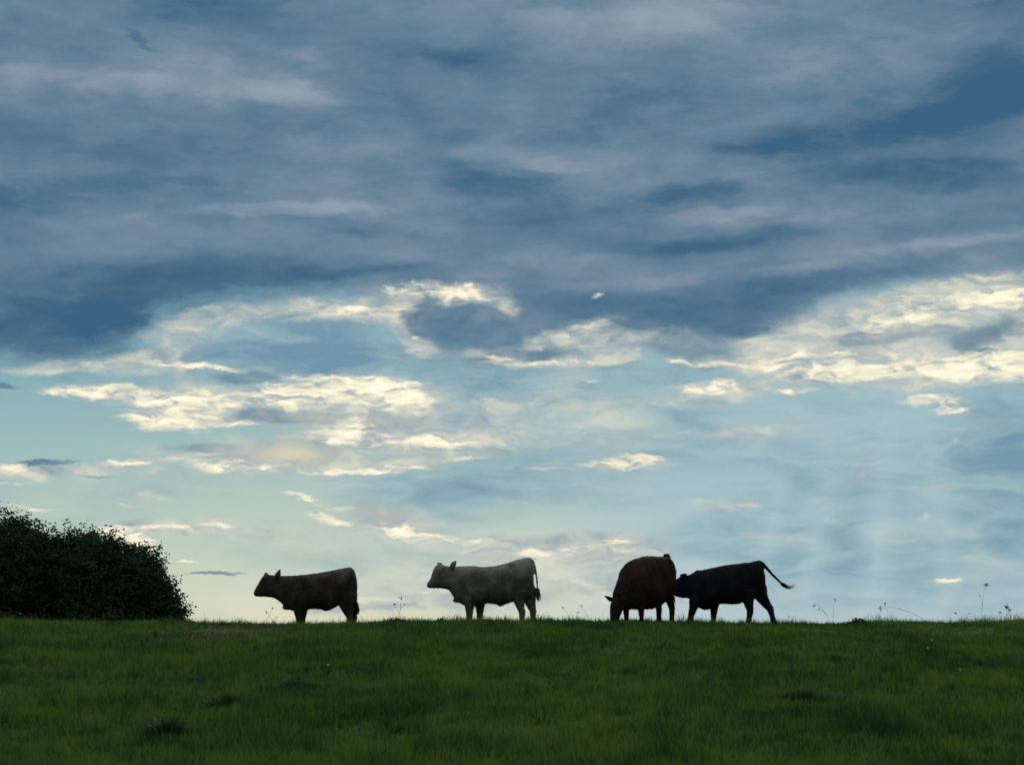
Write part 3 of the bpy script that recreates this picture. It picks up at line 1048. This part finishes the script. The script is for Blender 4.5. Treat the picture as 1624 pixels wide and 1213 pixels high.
# the pale dun cow
F2 = cow_frame(700, 862, 512, 1.0)
side_cow('grey dun cow with its back painted lighter as if lit, standing side-on, second from the left', (-.645, 46.5, gz(-.6, 46.5)), R(4), F2,
    [(124, 425, 448, .04), (134, 412, 462, .065), (152, 390, 470, .078), (172, 330, 472, .085), (190, 270, 474, .10), (215, 232, 474, .115), (255, 222, 476, .125), (310, 232, 480, .125), (350, 240, 486, .13),
     (380, 242, 530, .14), (420, 240, 590, .16), (470, 238, 630, .19), (530, 236, 660, .235), (590, 234, 670, .27), (650, 236, 664, .29), (700, 246, 645, .31), (760, 248, 634, .33), (840, 240, 640, .34), (905, 224, 656, .33),
     (960, 210, 645, .32), (1050, 181, 612, .30), (1120, 160, 590, .27), (1180, 150, 575, .235), (1220, 165, 560, .19), (1245, 210, 540, .14), (1262, 280, 500, .08)],
    [[(570, 600, -.13, .095, .09), (572, 690, -.13, .068, .06), (572, 750, -.13, .053, .05), (572, 815, -.13, .046, .043), (570, 848, -.13, .054, .055), (563, 866, -.13, .062, .06)],
     [(690, 600, .13, .095, .09), (692, 690, .13, .066, .06), (690, 750, .13, .052, .05), (688, 815, .13, .044, .043), (686, 848, .13, .052, .055), (679, 866, .13, .06, .06)],
     [(1100, 520, -.14, .15, .11), (1098, 600, -.14, .09, .075), (1122, 690, -.14, .06, .05), (1136, 730, -.14, .056, .05), (1132, 800, -.14, .044, .042), (1128, 848, -.14, .052, .055), (1119, 866, -.14, .06, .06)],
     [(1215, 500, .13, .13, .11), (1226, 600, .13, .10, .075), (1250, 680, .13, .062, .05), (1262, 720, .13, .056, .05), (1262, 790, .13, .042, .042), (1262, 848, .13, .052, .055), (1253, 866, .13, .06, .06)]],
    [[(370, 270, -.10, .035, .03), (398, 225, -.18, .055, .03), (424, 182, -.22, .013, .012)],
     [(285, 265, .08, .045, .03), (258, 222, .13, .055, .03), (232, 205, .16, .022, .016)]],
    [(1160, 172, 0, .04), (1215, 162, 0, .036), (1250, 182, 0, .03), (1275, 240, 0, .024), (1292, 330, 0, .02), (1302, 430, 0, .018), (1304, 490, 0, .018)],
    [(1304, 480, 0), (1306, 520, 0), (1312, 570, 0), (1312, 612, 0)],
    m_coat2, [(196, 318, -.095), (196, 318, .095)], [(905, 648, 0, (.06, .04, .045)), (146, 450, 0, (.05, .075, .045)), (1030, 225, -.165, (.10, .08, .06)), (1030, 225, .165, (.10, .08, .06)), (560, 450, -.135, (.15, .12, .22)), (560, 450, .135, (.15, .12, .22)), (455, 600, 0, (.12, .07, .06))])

# the grazing brown cow, turned towards us
S = Shell()
S.slices([(-.84, .92, .46, .10), (-.77, 1.03, .36, .18), (-.64, 1.15, .32, .27), (-.47, 1.245, .31, .335), (-.25, 1.31, .31, .38), (0, 1.345, .31, .40), (.25, 1.35, .40, .39), (.45, 1.345, .50, .35), (.58, 1.34, .56, .30), (.68, 1.30, .64, .23), (.745, 1.20, .74, .15), (.77, 1.10, .85, .08)])
S.tube([(-.50, 0, .88, .26, .20), (-.72, .0, .68, .28, .19), (-.88, 0, .52, .22, .155), (-.93, 0, .38, .15, .125)])                # neck
S.tube([(-.87, 0, .55, .09, .10), (-.96, 0, .45, .15, .135), (-1.02, 0, .33, .145, .13), (-1.06, 0, .21, .115, .105), (-1.08, 0, .11, .095, .095), (-1.09, 0, .05, .07, .075)])   # head down in the grass
S.tube([(-.93, -.09, .46, .03, .03), (-.96, -.16, .48, .036, .055), (-.99, -.26, .50, .012, .018)], 10)
S.tube([(-.93, .09, .46, .03, .035), (-.97, .20, .50, .036, .06), (-1.0, .33, .57, .013, .02)], 10)
for s_, fx in ((-1, -.44), (1, -.50)):
    S.tube([(fx, .13 * s_, .78, .09, .08), (fx, .17 * s_, .60, .15, .13), (fx + .01, .17 * s_, .44, .105, .09), (fx + .01, .17 * s_, .28, .07, .062), (fx + .02, .17 * s_, .10, .046, .044), (fx, .17 * s_, .04, .056, .056), (fx - .01, .17 * s_, 0, .062, .06)])
for s_, hx in ((-1, .52), (1, .58)):
    S.tube([(hx - .03, .13 * s_, 1.0, .11, .08), (hx - .03, .17 * s_, .80, .20, .13), (hx - .04, .19 * s_, .60, .14, .10), (hx + .02, .19 * s_, .42, .09, .075), (hx + .06, .19 * s_, .33, .072, .062), (hx + .05, .19 * s_, .15, .055, .052), (hx + .04, .19 * s_, .04, .055, .055), (hx + .03, .19 * s_, 0, .06, .06)])
T3 = [(.60, 0, 1.35, .05), (.70, 0, 1.375, .045), (.775, 0, 1.30, .036), (.805, 0, 1.12, .028), (.81, 0, .90, .022), (.81, 0, .72, .02), (.81, 0, .62, .018)]
S.tube(T3, 8)
S.ball((.12, 0, .36), (.10, .07, .05))
for s_ in (-1, 1):
    S.ball((.42, .215 * s_, 1.22), (.10, .08, .08))
    S.ball((-.46, .215 * s_, .85), (.16, .13, .28))
S.ball((.40, 0, .47), (.12, .12, .08))
grazer = cow('russet brown cow grazing with its head down in the grass, seen end-on', (2.765, 45.5, gz(2.7, 45.5) - .005), R(49), S, m_coat3, [(-.99, -.125, .34), (-.99, .125, .34)], T3,
    [np.array(p) for p in ((.81, 0, .64), (.815, 0, .54), (.82, 0, .44), (.82, 0, .36))])
grazer.scale = (1.0, 1.0, 1.045)

# the black cow with its tail flung out
F4 = cow_frame(650, 880, 535, 1.0)
side_cow('black cow with tail flung out behind, nose to the grazing cow, farthest right', (4.37, 46.55, gz(4.3, 46.55)), R(-3), F4,
    [(118, 420, 520, .06), (128, 395, 545, .075), (148, 362, 556, .085), (185, 330, 564, .10), (225, 318, 566, .115), (265, 318, 568, .12), (310, 306, 585, .13), (350, 284, 632, .15),
     (400, 266, 678, .19), (460, 251, 702, .235), (520, 240, 692, .27), (560, 230, 676, .285), (620, 216, 634, .30), (700, 202, 632, .315), (780, 191, 640, .315), (850, 184, 630, .31), (900, 178, 612, .29),
     (960, 171, 580, .27), (1020, 158, 565, .245), (1070, 154, 560, .21), (1105, 176, 570, .16), (1130, 260, 580, .10), (1145, 330, 570, .06)],
    [[(362, 590, -.13, .10, .09), (335, 680, -.13, .066, .06), (316, 740, -.13, .054, .05), (302, 810, -.13, .043, .042), (294, 855, -.13, .052, .055), (284, 884, -.13, .06, .06)],
     [(572, 610, .13, .09, .09), (573, 690, .13, .062, .06), (568, 745, .13, .052, .05), (566, 810, .13, .04, .042), (564, 855, .13, .05, .055), (556, 884, .13, .058, .06)],
     [(960, 500, -.14, .15, .11), (945, 600, -.14, .09, .075), (962, 680, -.14, .062, .05), (968, 715, -.14, .056, .05), (955, 790, -.14, .042, .042), (948, 855, -.14, .05, .055), (938, 884, -.14, .058, .06)],
     [(1075, 460, .13, .13, .11), (1105, 560, .13, .10, .075), (1160, 640, .13, .068, .055), (1200, 690, .13, .056, .05), (1218, 760, .13, .043, .042), (1238, 845, .13, .048, .055), (1236, 880, .13, .058, .06)]],
    [[(255, 350, -.10, .035, .03), (240, 318, -.17, .05, .03), (222, 296, -.21, .014, .012)],
     [(240, 350, .09, .035, .03), (216, 318, .16, .05, .03), (204, 300, .19, .014, .012)]],
    [(1040, 180, 0, .04), (1082, 168, 0, .036), (1115, 186, 0, .036), (1160, 235, 0, .029), (1225, 310, 0, .025), (1300, 385, 0, .022), (1345, 422, 0, .02)],
    [(1330, 412, 0), (1375, 445, 0), (1420, 455, 0), (1482, 432, 0)],
    m_coat4, [(178, 410, -.10), (178, 410, .10)], [(400, 272, 0, (.07, .06, .03)), (132, 470, 0, (.05, .08, .07)), (930, 225, -.155, (.10, .07, .06)), (930, 225, .155, (.10, .07, .06)), (420, 480, -.105, (.15, .11, .22)), (420, 480, .105, (.15, .11, .22))])


# ------------------------------------------------------------------ copse
m_leaf, N = mat('dark_leaves')
at = N.n('ShaderNodeAttribute', attribute_name='tint').outputs['Fac']
g = N.n('ShaderNodeNewGeometry').outputs['Position']
t = N.math('ADD', N.math('MULTIPLY', N.noise(g, .55, 4, .6, dim='3D'), .8), N.math('MULTIPLY_ADD', at, .30, -.05))
finish(N, leafy(N, N.ramp(t, [(.2, (.018, .048, .032, 1)), (.45, (.034, .076, .036, 1)), (.68, (.064, .088, .036, 1)), (.95, (.105, .098, .046, 1))]), .3, .7, .08))
m_bark, N = mat('bark')
g = N.n('ShaderNodeTexCoord').outputs['Object']
finish(N, principled(N, N.ramp(N.noise(N.vmath('MULTIPLY', g, (6, 6, 1)), 2., 5, .6, dim='3D'), [(.3, (.03, .024, .018, 1)), (.7, (.085, .07, .055, 1))]), .9, .1))


def limb(V, Q, p0, p1, r0, r1, n=7, seg=5, wob=.1):
    k = len(V)
    d = (p1 - p0).normalized()
    side = d.cross(Vector((.3, 1, .2))).normalized()
    up = side.cross(d)
    L = (p1 - p0).length
    for i in range(seg + 1):
        f = i / seg
        c = p0.lerp(p1, f) + Vector((random.gauss(0, 1), random.gauss(0, 1), 0)) * wob * L * .3 * math.sin(math.pi * f)
        r = r0 + (r1 - r0) * f
        for j in range(n):
            a = 2 * math.pi * j / n
            V.append(c + (side * math.cos(a) + up * math.sin(a)) * r)
    for i in range(seg):
        for j in range(n):
            Q.append((k + i * n + j, k + i * n + (j + 1) % n, k + (i + 1) * n + (j + 1) % n, k + (i + 1) * n + j))


def tree(name, label, cat, x, y, height, half, lobes, n_clump, leaf, group, skirt=.05, seed=1):
    """tapered trunk with limbs; crown of leaf clumps round several overlapping lobes (dx, dy, z, r, rz in metres)"""
    random.seed(seed)
    r = np.random.default_rng(seed)
    z0 = gz(x, y)
    root = empty(name, (x, y, z0))
    tag(root, label, cat, group)
    V, Q = [], []
    top = Vector((random.uniform(-.2, .2), 0, height * .7))
    limb(V, Q, Vector((0, 0, -.2)), top, .05 * height ** .8, .02 * height ** .6, 9, 8, .12)
    for lx, ly, lz, lr, lrz in lobes:
        for u in range(4):
            st = Vector((0, 0, 0)).lerp(top, random.uniform(.2, .85))
            en = Vector((lx + random.gauss(0, lr * .45), ly + random.gauss(0, lr * .45), max(.3, lz + random.gauss(0, lrz * .4))))
            limb(V, Q, st, en, .014 * height ** .8, .006 * height ** .6, 6, 5, .2)
    mesh_np('trunk', [tuple(v) for v in V], Q, None, (m_bark,), root, True)
    cs, wt = [], []
    vol = np.array([l[3] ** 2 for l in lobes])
    which = r.choice(len(lobes), n_clump, p=vol / vol.sum())
    d = r.normal(size=(n_clump, 3))
    d /= np.linalg.norm(d, axis=1)[:, None]
    rad = 1 - np.abs(r.normal(0, .16, n_clump)) + (r.random(n_clump) < .14) * r.uniform(0, .14, n_clump)
    inner = r.random(n_clump) < .25
    rad = np.where(inner, r.random(n_clump) ** .5 * .8, rad)
    L = np.array(lobes)[which]
    C = np.stack([L[:, 0] + d[:, 0] * rad * L[:, 3], L[:, 1] + d[:, 1] * rad * L[:, 3], L[:, 2] + d[:, 2] * rad * L[:, 4]], -1)
    C[:, 2] = np.maximum(C[:, 2], skirt + r.random(n_clump) * .4)
    per = r.integers(16, 44, n_clump)
    ci = np.repeat(np.arange(n_clump), per)
    n = len(ci)
    spread = np.repeat(r.uniform(.10, .24, n_clump), per)[:, None] * (leaf / .09)
    P_ = C[ci] + r.normal(size=(n, 3)) * spread * (1, 1, .75)
    # a twig of leaves runs outward from some clumps
    out = np.repeat((r.random(n_clump) < .22), per)
    P_ += np.where(out[:, None], d[ci] * r.random((n, 1)) * .50 * (leaf / .09) + np.array([0, 0, 1]) * r.random((n, 1)) * .25 * (leaf / .09), 0)
    P_[:, 2] = np.maximum(P_[:, 2], .02)
    nrm = r.normal(size=(n, 3)) + d[ci] * .6 + np.array([0, 0, .5])
    nrm /= np.linalg.norm(nrm, axis=1)[:, None]
    u = np.cross(nrm, r.normal(size=(n, 3)))
    u /= np.linalg.norm(u, axis=1)[:, None]
    v = np.cross(nrm, u)
    a = (leaf * r.uniform(.6, 1.3, n))[:, None]
    q = np.stack([P_ - u * a, P_ + v * a * .5, P_ + u * a, P_ - v * a * .5], 1).reshape(-1, 3)
    tint = np.repeat(np.clip(r.normal(.5, .30, n_clump)[ci] + r.normal(0, .08, n), 0, 1), 4)
    mesh_np('crown', q, np.arange(4 * n).reshape(-1, 4), None, (m_leaf,), root, attr=tint)
    return root


GRP = 'trees of the copse on the left'
# x, y, crown lobes relative to the trunk foot
tree('broadleaf_tree', 'tallest dark tree of the copse, with ragged top, cut by the left edge', 'tree', -21.6, 95, 7.2, 2.2,
     [(0, 0, 4.9, 1.9, 1.75), (-1.2, .2, 4.1, 2.0, 1.85), (1.1, -.3, 4.2, 1.7, 1.6), (-.2, 0, 2.3, 2.4, 2.2), (0, 0, 1.0, 2.4, 1.0), (.3, .1, 5.55, .9, 1.05)], 2600, .078, GRP, seed=11)
tree('broadleaf_tree', 'dark tree with a broken top, just right of the tallest tree of the copse', 'tree', -18.9, 95.6, 6.6, 2.0,
     [(0, 0, 4.5, 1.75, 1.55), (.7, -.2, 4.15, 1.35, 1.6), (-.9, 0, 3.9, 1.6, 1.7), (0, 0, 2.1, 2.1, 2.0), (0, 0, .9, 2.1, .9), (.75, 0, 5.25, .6, .7)], 2200, .078, GRP, seed=12)
tree('broadleaf_tree', 'rounded brownish green tree in the middle of the copse', 'tree', -17.2, 94.2, 5.8, 1.8,
     [(0, 0, 4.1, 1.6, 1.5), (.75, 0, 3.8, 1.4, 1.6), (-.7, 0, 3.8, 1.4, 1.5), (.1, 0, 1.9, 2.0, 1.9)], 1900, .08, GRP, seed=13)
tree('broadleaf_tree', 'sloping dark tree at the right side of the copse, above the small shrub', 'tree', -15.7, 95.0, 5.3, 1.6,
     [(-.1, 0, 3.75, 1.1, 1.3), (.5, 0, 2.75, 1.1, 1.3), (-.6, 0, 3.4, 1.3, 1.5), (.35, 0, 1.6, 1.45, 1.5), (1.15, -.1, 1.7, .8, 1.25), (1.65, 0, 1.3, .6, .95)], 1600, .078, GRP, seed=14)
tree('shrub', 'small ragged shrub at the right foot of the copse, on the grass edge', 'shrub', -13.5, 94, 1.5, .5,
     [(0, 0, 1.0, .38, .75), (.3, 0, .75, .34, .45), (-.25, 0, .9, .35, .7)], 130, .06, None, seed=15)


# ------------------------------------------------------------------ weeds, flowers, tussocks
m_stalk, N = mat('dry_stalk')
g = N.n('ShaderNodeNewGeometry').outputs['Position']
finish(N, leafy(N, N.ramp(N.noise(g, 9, 3, .6, dim='3D'), [(.3, (.06, .055, .03, 1)), (.7, (.16, .13, .075, 1))]), .3, .7, .15))
m_weed, N = mat('weed_leaf')
g = N.n('ShaderNodeNewGeometry').outputs['Position']
finish(N, leafy(N, N.ramp(N.noise(g, 6, 3, .6, dim='3D'), [(.3, (.022, .05, .018, 1)), (.7, (.05, .085, .03, 1))]), .35, .5, .25))
m_rank, N = mat('rank_grass')
g = N.n('ShaderNodeNewGeometry').outputs['Position']
at = N.n('ShaderNodeAttribute', attribute_name='tint').outputs['Fac']
finish(N, leafy(N, N.ramp(N.math('ADD', N.math('MULTIPLY', N.noise(g, 4, 3, .6, dim='3D'), .7), N.math('MULTIPLY', at, .3)), [(.3, (.018, .056, .020, 1)), (.7, (.040, .095, .026, 1))]), .35, .5, .25))
m_petal, N = mat('pale_petal')
g = N.n('ShaderNodeNewGeometry').outputs['Position']
finish(N, leafy(N, N.ramp(N.noise(g, 40, 2, .5, dim='3D'), [(.3, (.55, .53, .46, 1)), (.7, (.78, .76, .70, 1))]), .3, .6, .2))


def stalk(label, x, y, paths, heads, rad=.0034):
    """thin dry flowering stems: each path is a polyline (dx, dz); heads are (dx, dz, radius, spikelets)"""
    root = empty('weed_stalk', (x, y, gz(x, y)))
    tag(root, label, 'weed', 'dry weed stalks along the skyline')
    for path in paths:
        S = Shell()
        q = np.linspace(0, len(path) - 1, 14)
        a = np.array(path, float)
        ph = random.uniform(0, 6)
        pts = []
        for i, f in enumerate(q):
            px_, pz_ = np.interp(f, range(len(a)), a[:, 0]), np.interp(f, range(len(a)), a[:, 1])
            k = i / 13
            pts.append((px_ + .006 * math.sin(5 * k + ph), .02 * math.sin(3 * k + ph), pz_ - .03 * (i == 0), rad * (1 - .55 * k)))
        S.tube(pts, 6)
        mesh_np('stem', np.concatenate(S.v), S.q, S.t, (m_stalk,), root, True)
    for hx, hz, r, n in heads:
        V, Q = [], []
        for i in range(n):
            d = Vector((random.gauss(0, r * .5), random.gauss(0, r * .5), random.gauss(0, r * .6)))
            d *= max(1, .014 / d.length)
            v = d.orthogonal().normalized() * random.uniform(.005, .010)
            if not V:
                V.append(Vector((hx, .01, hz)))
            k = len(V)
            c = V[0]
            V += [c + d * .65 + v, c + d * 1.1, c + d * .65 - v]
            Q.append((0, k, k + 1, k + 2))
        mesh_np('seed_head', [tuple(v) for v in V], Q, None, (m_stalk,), root)


stalk('tallest dry stalk on the skyline, upright with a small seed head, at far right', 9.58, 45.6, [[(0, 0), (.03, .3), (.06, .6), (.12, .80)], [(.04, .42), (.0, .58)]], [(.13, .82, .05, 26), (0, .59, .025, 8)])
stalk('pair of straight dry stalks leaning together, nearest right of the black cow\'s tail', 6.55, 45.6, [[(0, 0), (.02, .3), (.06, .58)], [(-.02, 0), (-.10, .24), (-.30, .47), (-.36, .45)], [(-.16, .32), (-.26, .36)]], [(.065, .58, .03, 10), (-.36, .44, .035, 12), (-.26, .37, .025, 8)])
stalk('long dry stem bending over sideways in a low arch above the skyline at right', 8.55, 45.7, [[(0, 0), (-.12, .16), (-.4, .30), (-.75, .40), (-.95, .42), (-1.0, .36)], [(-.86, 0), (-.84, .25), (-.90, .46)]], [(-1.0, .38, .05, 20), (-.9, .47, .04, 14), (-.6, .36, .02, 6)])
stalk('short bent dry stalk a little behind the black cow\'s raised tail', 5.55, 45.6, [[(0, 0), (-.08, .14), (-.22, .27), (-.27, .26)], [(.02, 0), (.10, .16), (.12, .24)]], [(-.27, .25, .035, 12), (.12, .25, .03, 9)])
stalk('bushy-headed short dry weed standing near the right edge of the skyline', 10.05, 45.5, [[(0, 0), (.02, .2), (.06, .36)], [(.01, .1), (-.08, .26)], [(.03, .18), (.13, .32)]], [(.06, .37, .07, 30), (-.08, .27, .04, 14), (.13, .32, .04, 14)])
stalk('dry stalk with side sprigs standing alone between the two left cows', -2.32, 45.6, [[(0, 0), (.02, .26), (.05, .52)], [(.02, .22), (-.10, .40)], [(.03, .3), (.12, .40)]], [(.05, .53, .03, 12), (-.10, .41, .04, 14), (.12, .41, .03, 10)])
stalk('crossing dry stalks under the chin of the farthest left cow', -4.98, 45.4, [[(-.12, 0), (.02, .18), (.10, .34)], [(.16, 0), (.06, .16), (-.02, .26)], [(.1, 0), (.2, .15)]], [(.10, .35, .035, 10), (-.02, .27, .03, 10), (.2, .16, .03, 8)])
stalk('leaning dry stalks left of the grazing cow\'s ear', 1.55, 45.4, [[(.1, 0), (.0, .18), (-.14, .38)], [(-.3, 0), (-.40, .2), (-.52, .34)], [(-.1, 0), (-.18, .12), (-.22, .24)]], [(-.14, .39, .03, 10), (-.52, .35, .03, 10), (-.22, .25, .03, 8)])
stalk('fine dry stalks to the right of the arching stem, low on the skyline', 9.15, 45.5, [[(0, 0), (-.03, .14), (-.10, .24)], [(.08, 0), (.1, .12), (.18, .22)]], [(-.1, .25, .03, 10), (.18, .23, .03, 10)])


def leafy_weed(label, x, y, height, half, n):
    V, Q = [], []
    for i in range(n):
        bx, by = max(-1, min(1, random.gauss(0, .4))) * half, max(-.7, min(.7, random.gauss(0, .3))) * half
        a = random.uniform(0, 2 * math.pi)
        h = height * random.uniform(.35, 1.0) * max(.35, 1 - abs(bx) / (half * 1.6))
        o = Vector((math.cos(a), math.sin(a), 0)) * random.uniform(.2, .7) * h
        w = random.uniform(.012, .024)
        s = Vector((-math.sin(a), math.cos(a), 0)) * w
        p = Vector((bx, by, -.02))
        k = len(V)
        curve = [p, p + o * .25 + Vector((0, 0, h * .5)), p + o * .6 + Vector((0, 0, h * .88)), p + o + Vector((0, 0, h * .92))]
        for c_, f in zip(curve, (.35, 1, .9, .1)):
            V += [c_ - s * f, c_ + s * f]
        for j in range(3):
            Q.append((k + 2 * j, k + 2 * j + 1, k + 2 * j + 3, k + 2 * j + 2))
    S = Shell()
    S.ball((0, 0, -.03), (half * 1.1, half * .8, .02))
    S.v = [np.array([tuple(v) for v in V])] + S.v
    Q += [tuple(i + len(V) for i in q) for q in S.q]
    o = mesh_np('leafy_weed', np.concatenate(S.v), Q, [tuple(i + len(V) for i in q) for q in S.t], (m_weed,))
    o.location = (x, y, gz(x, y))
    tag(o, label, 'weed', 'leafy weeds on the brow')


leafy_weed('broad leafy weed clump, biggest on the skyline right of the black cow', 7.1, 45.8, .24, .40, 150)
leafy_weed('small dark leafy weed before the chest of the dun cow', -1.46, 45.8, .21, .13, 45)
leafy_weed('low leafy weed at the foot of the lone stalk between the left cows', -2.34, 45.5, .18, .30, 80)
leafy_weed('little leafy weed just behind the hind legs of the dun cow', .78, 45.7, .20, .16, 60)
leafy_weed('low leafy weeds behind the hind legs of the black cow', 5.85, 45.9, .14, .42, 90)


def tussock(label, x, y, height, half, n):
    """a clump of long dark blades springing from one crown"""
    r = np.random.default_rng(int(abs(x * 100)))
    a = r.uniform(0, 2 * math.pi, n)
    q = np.minimum(np.abs(r.normal(0, .5, n)), 1.05) * half
    bx, by = x + np.cos(a) * q, y + np.sin(a) * q * .8
    h = height * r.uniform(.5, 1.1, n) * np.clip(1 - .55 * q / half, .3, 1)
    V, Q, T, t = blades(bx, by, h, r.uniform(.006, .011, n), r.uniform(.15, .9, n), r.random(n), ang=a + r.normal(0, .7, n))
    c = np.array([x, y, gz(x, y)])
    S = Shell()
    S.ball((0, 0, 0), (half * 1.15, half * .95, .035))
    vb = np.concatenate(S.v)
    vb[:, 2] = vb[:, 2] * .3 + ground_z(vb[:, 0] + x, vb[:, 1] + y) - c[2] - .014
    k = len(V)
    o = mesh_np('grass_tussock', np.concatenate([V - c, vb]), np.concatenate([Q, np.array(S.q) + k]), np.concatenate([T, np.array(S.t) + k]), (m_rank,), attr=np.concatenate([t, np.full(len(vb), .4)]))
    o.location = c
    tag(o, label, 'tussock', 'dark grass tussocks in the pasture')


tussock('darkest upright grass tussock, low on the left of the foreground', -3.17, 20.7, .26, .24, 700)
tussock('flat dark grass tussock behind and right of the darkest left one', -3.05, 24.2, .20, .42, 650)
tussock('wide dark blue green tussock, middle of the right half of the pasture', 3.22, 24.7, .20, .75, 1000)
tussock('broad dark tussock patch in the foreground, a little right of centre', 1.35, 19.7, .20, .75, 1000)
tussock('small dark tussock up the slope right of centre, below the black cow', 4.59, 32.0, .19, .45, 600)
tussock('small dark tussock half way up the slope below the farthest left cow', -2.6, 26.6, .18, .36, 450)


def flower(label, x, y, h, r_):
    root = empty('flower', (x, y, gz(x, y)))
    tag(root, label, 'flower', 'pale flowers in the grass')
    S = Shell()
    S.tube([(0, 0, -.02, .003), (.006, 0, h * .5, .003), (.002, 0, h, .0025)], 6)
    mesh_np('stem', np.concatenate(S.v), S.q, S.t, (m_weed,), root, True)
    V, Q = [], []
    for i in range(42):
        u = Vector((random.gauss(0, 1), random.gauss(0, 1), random.gauss(.3, .8))).normalized()
        v = u.orthogonal().normalized()
        if not V:
            V.append(Vector((.002, 0, h)))
        c = V[0]
        k = len(V)
        V += [c + u * r_ * .7 + v * r_ * .35, c + u * r_, c + u * r_ * .7 - v * r_ * .35]
        Q.append((0, k, k + 1, k + 2))
    mesh_np('flower_head', [tuple(v) for v in V], Q, None, (m_petal,), root)


flower('pale round flower head, highest up the slope of the pair at right', 6.32, 33.6, .20, .020)
flower('pale flower head just below the highest one at right', 6.05, 32.5, .17, .019)
flower('pale flower head farther down the slope, nearest the right edge', 5.65, 28.2, .16, .018)
flower('single pale flower in the left half, below the farthest left cow', -2.34, 28.4, .15, .018)
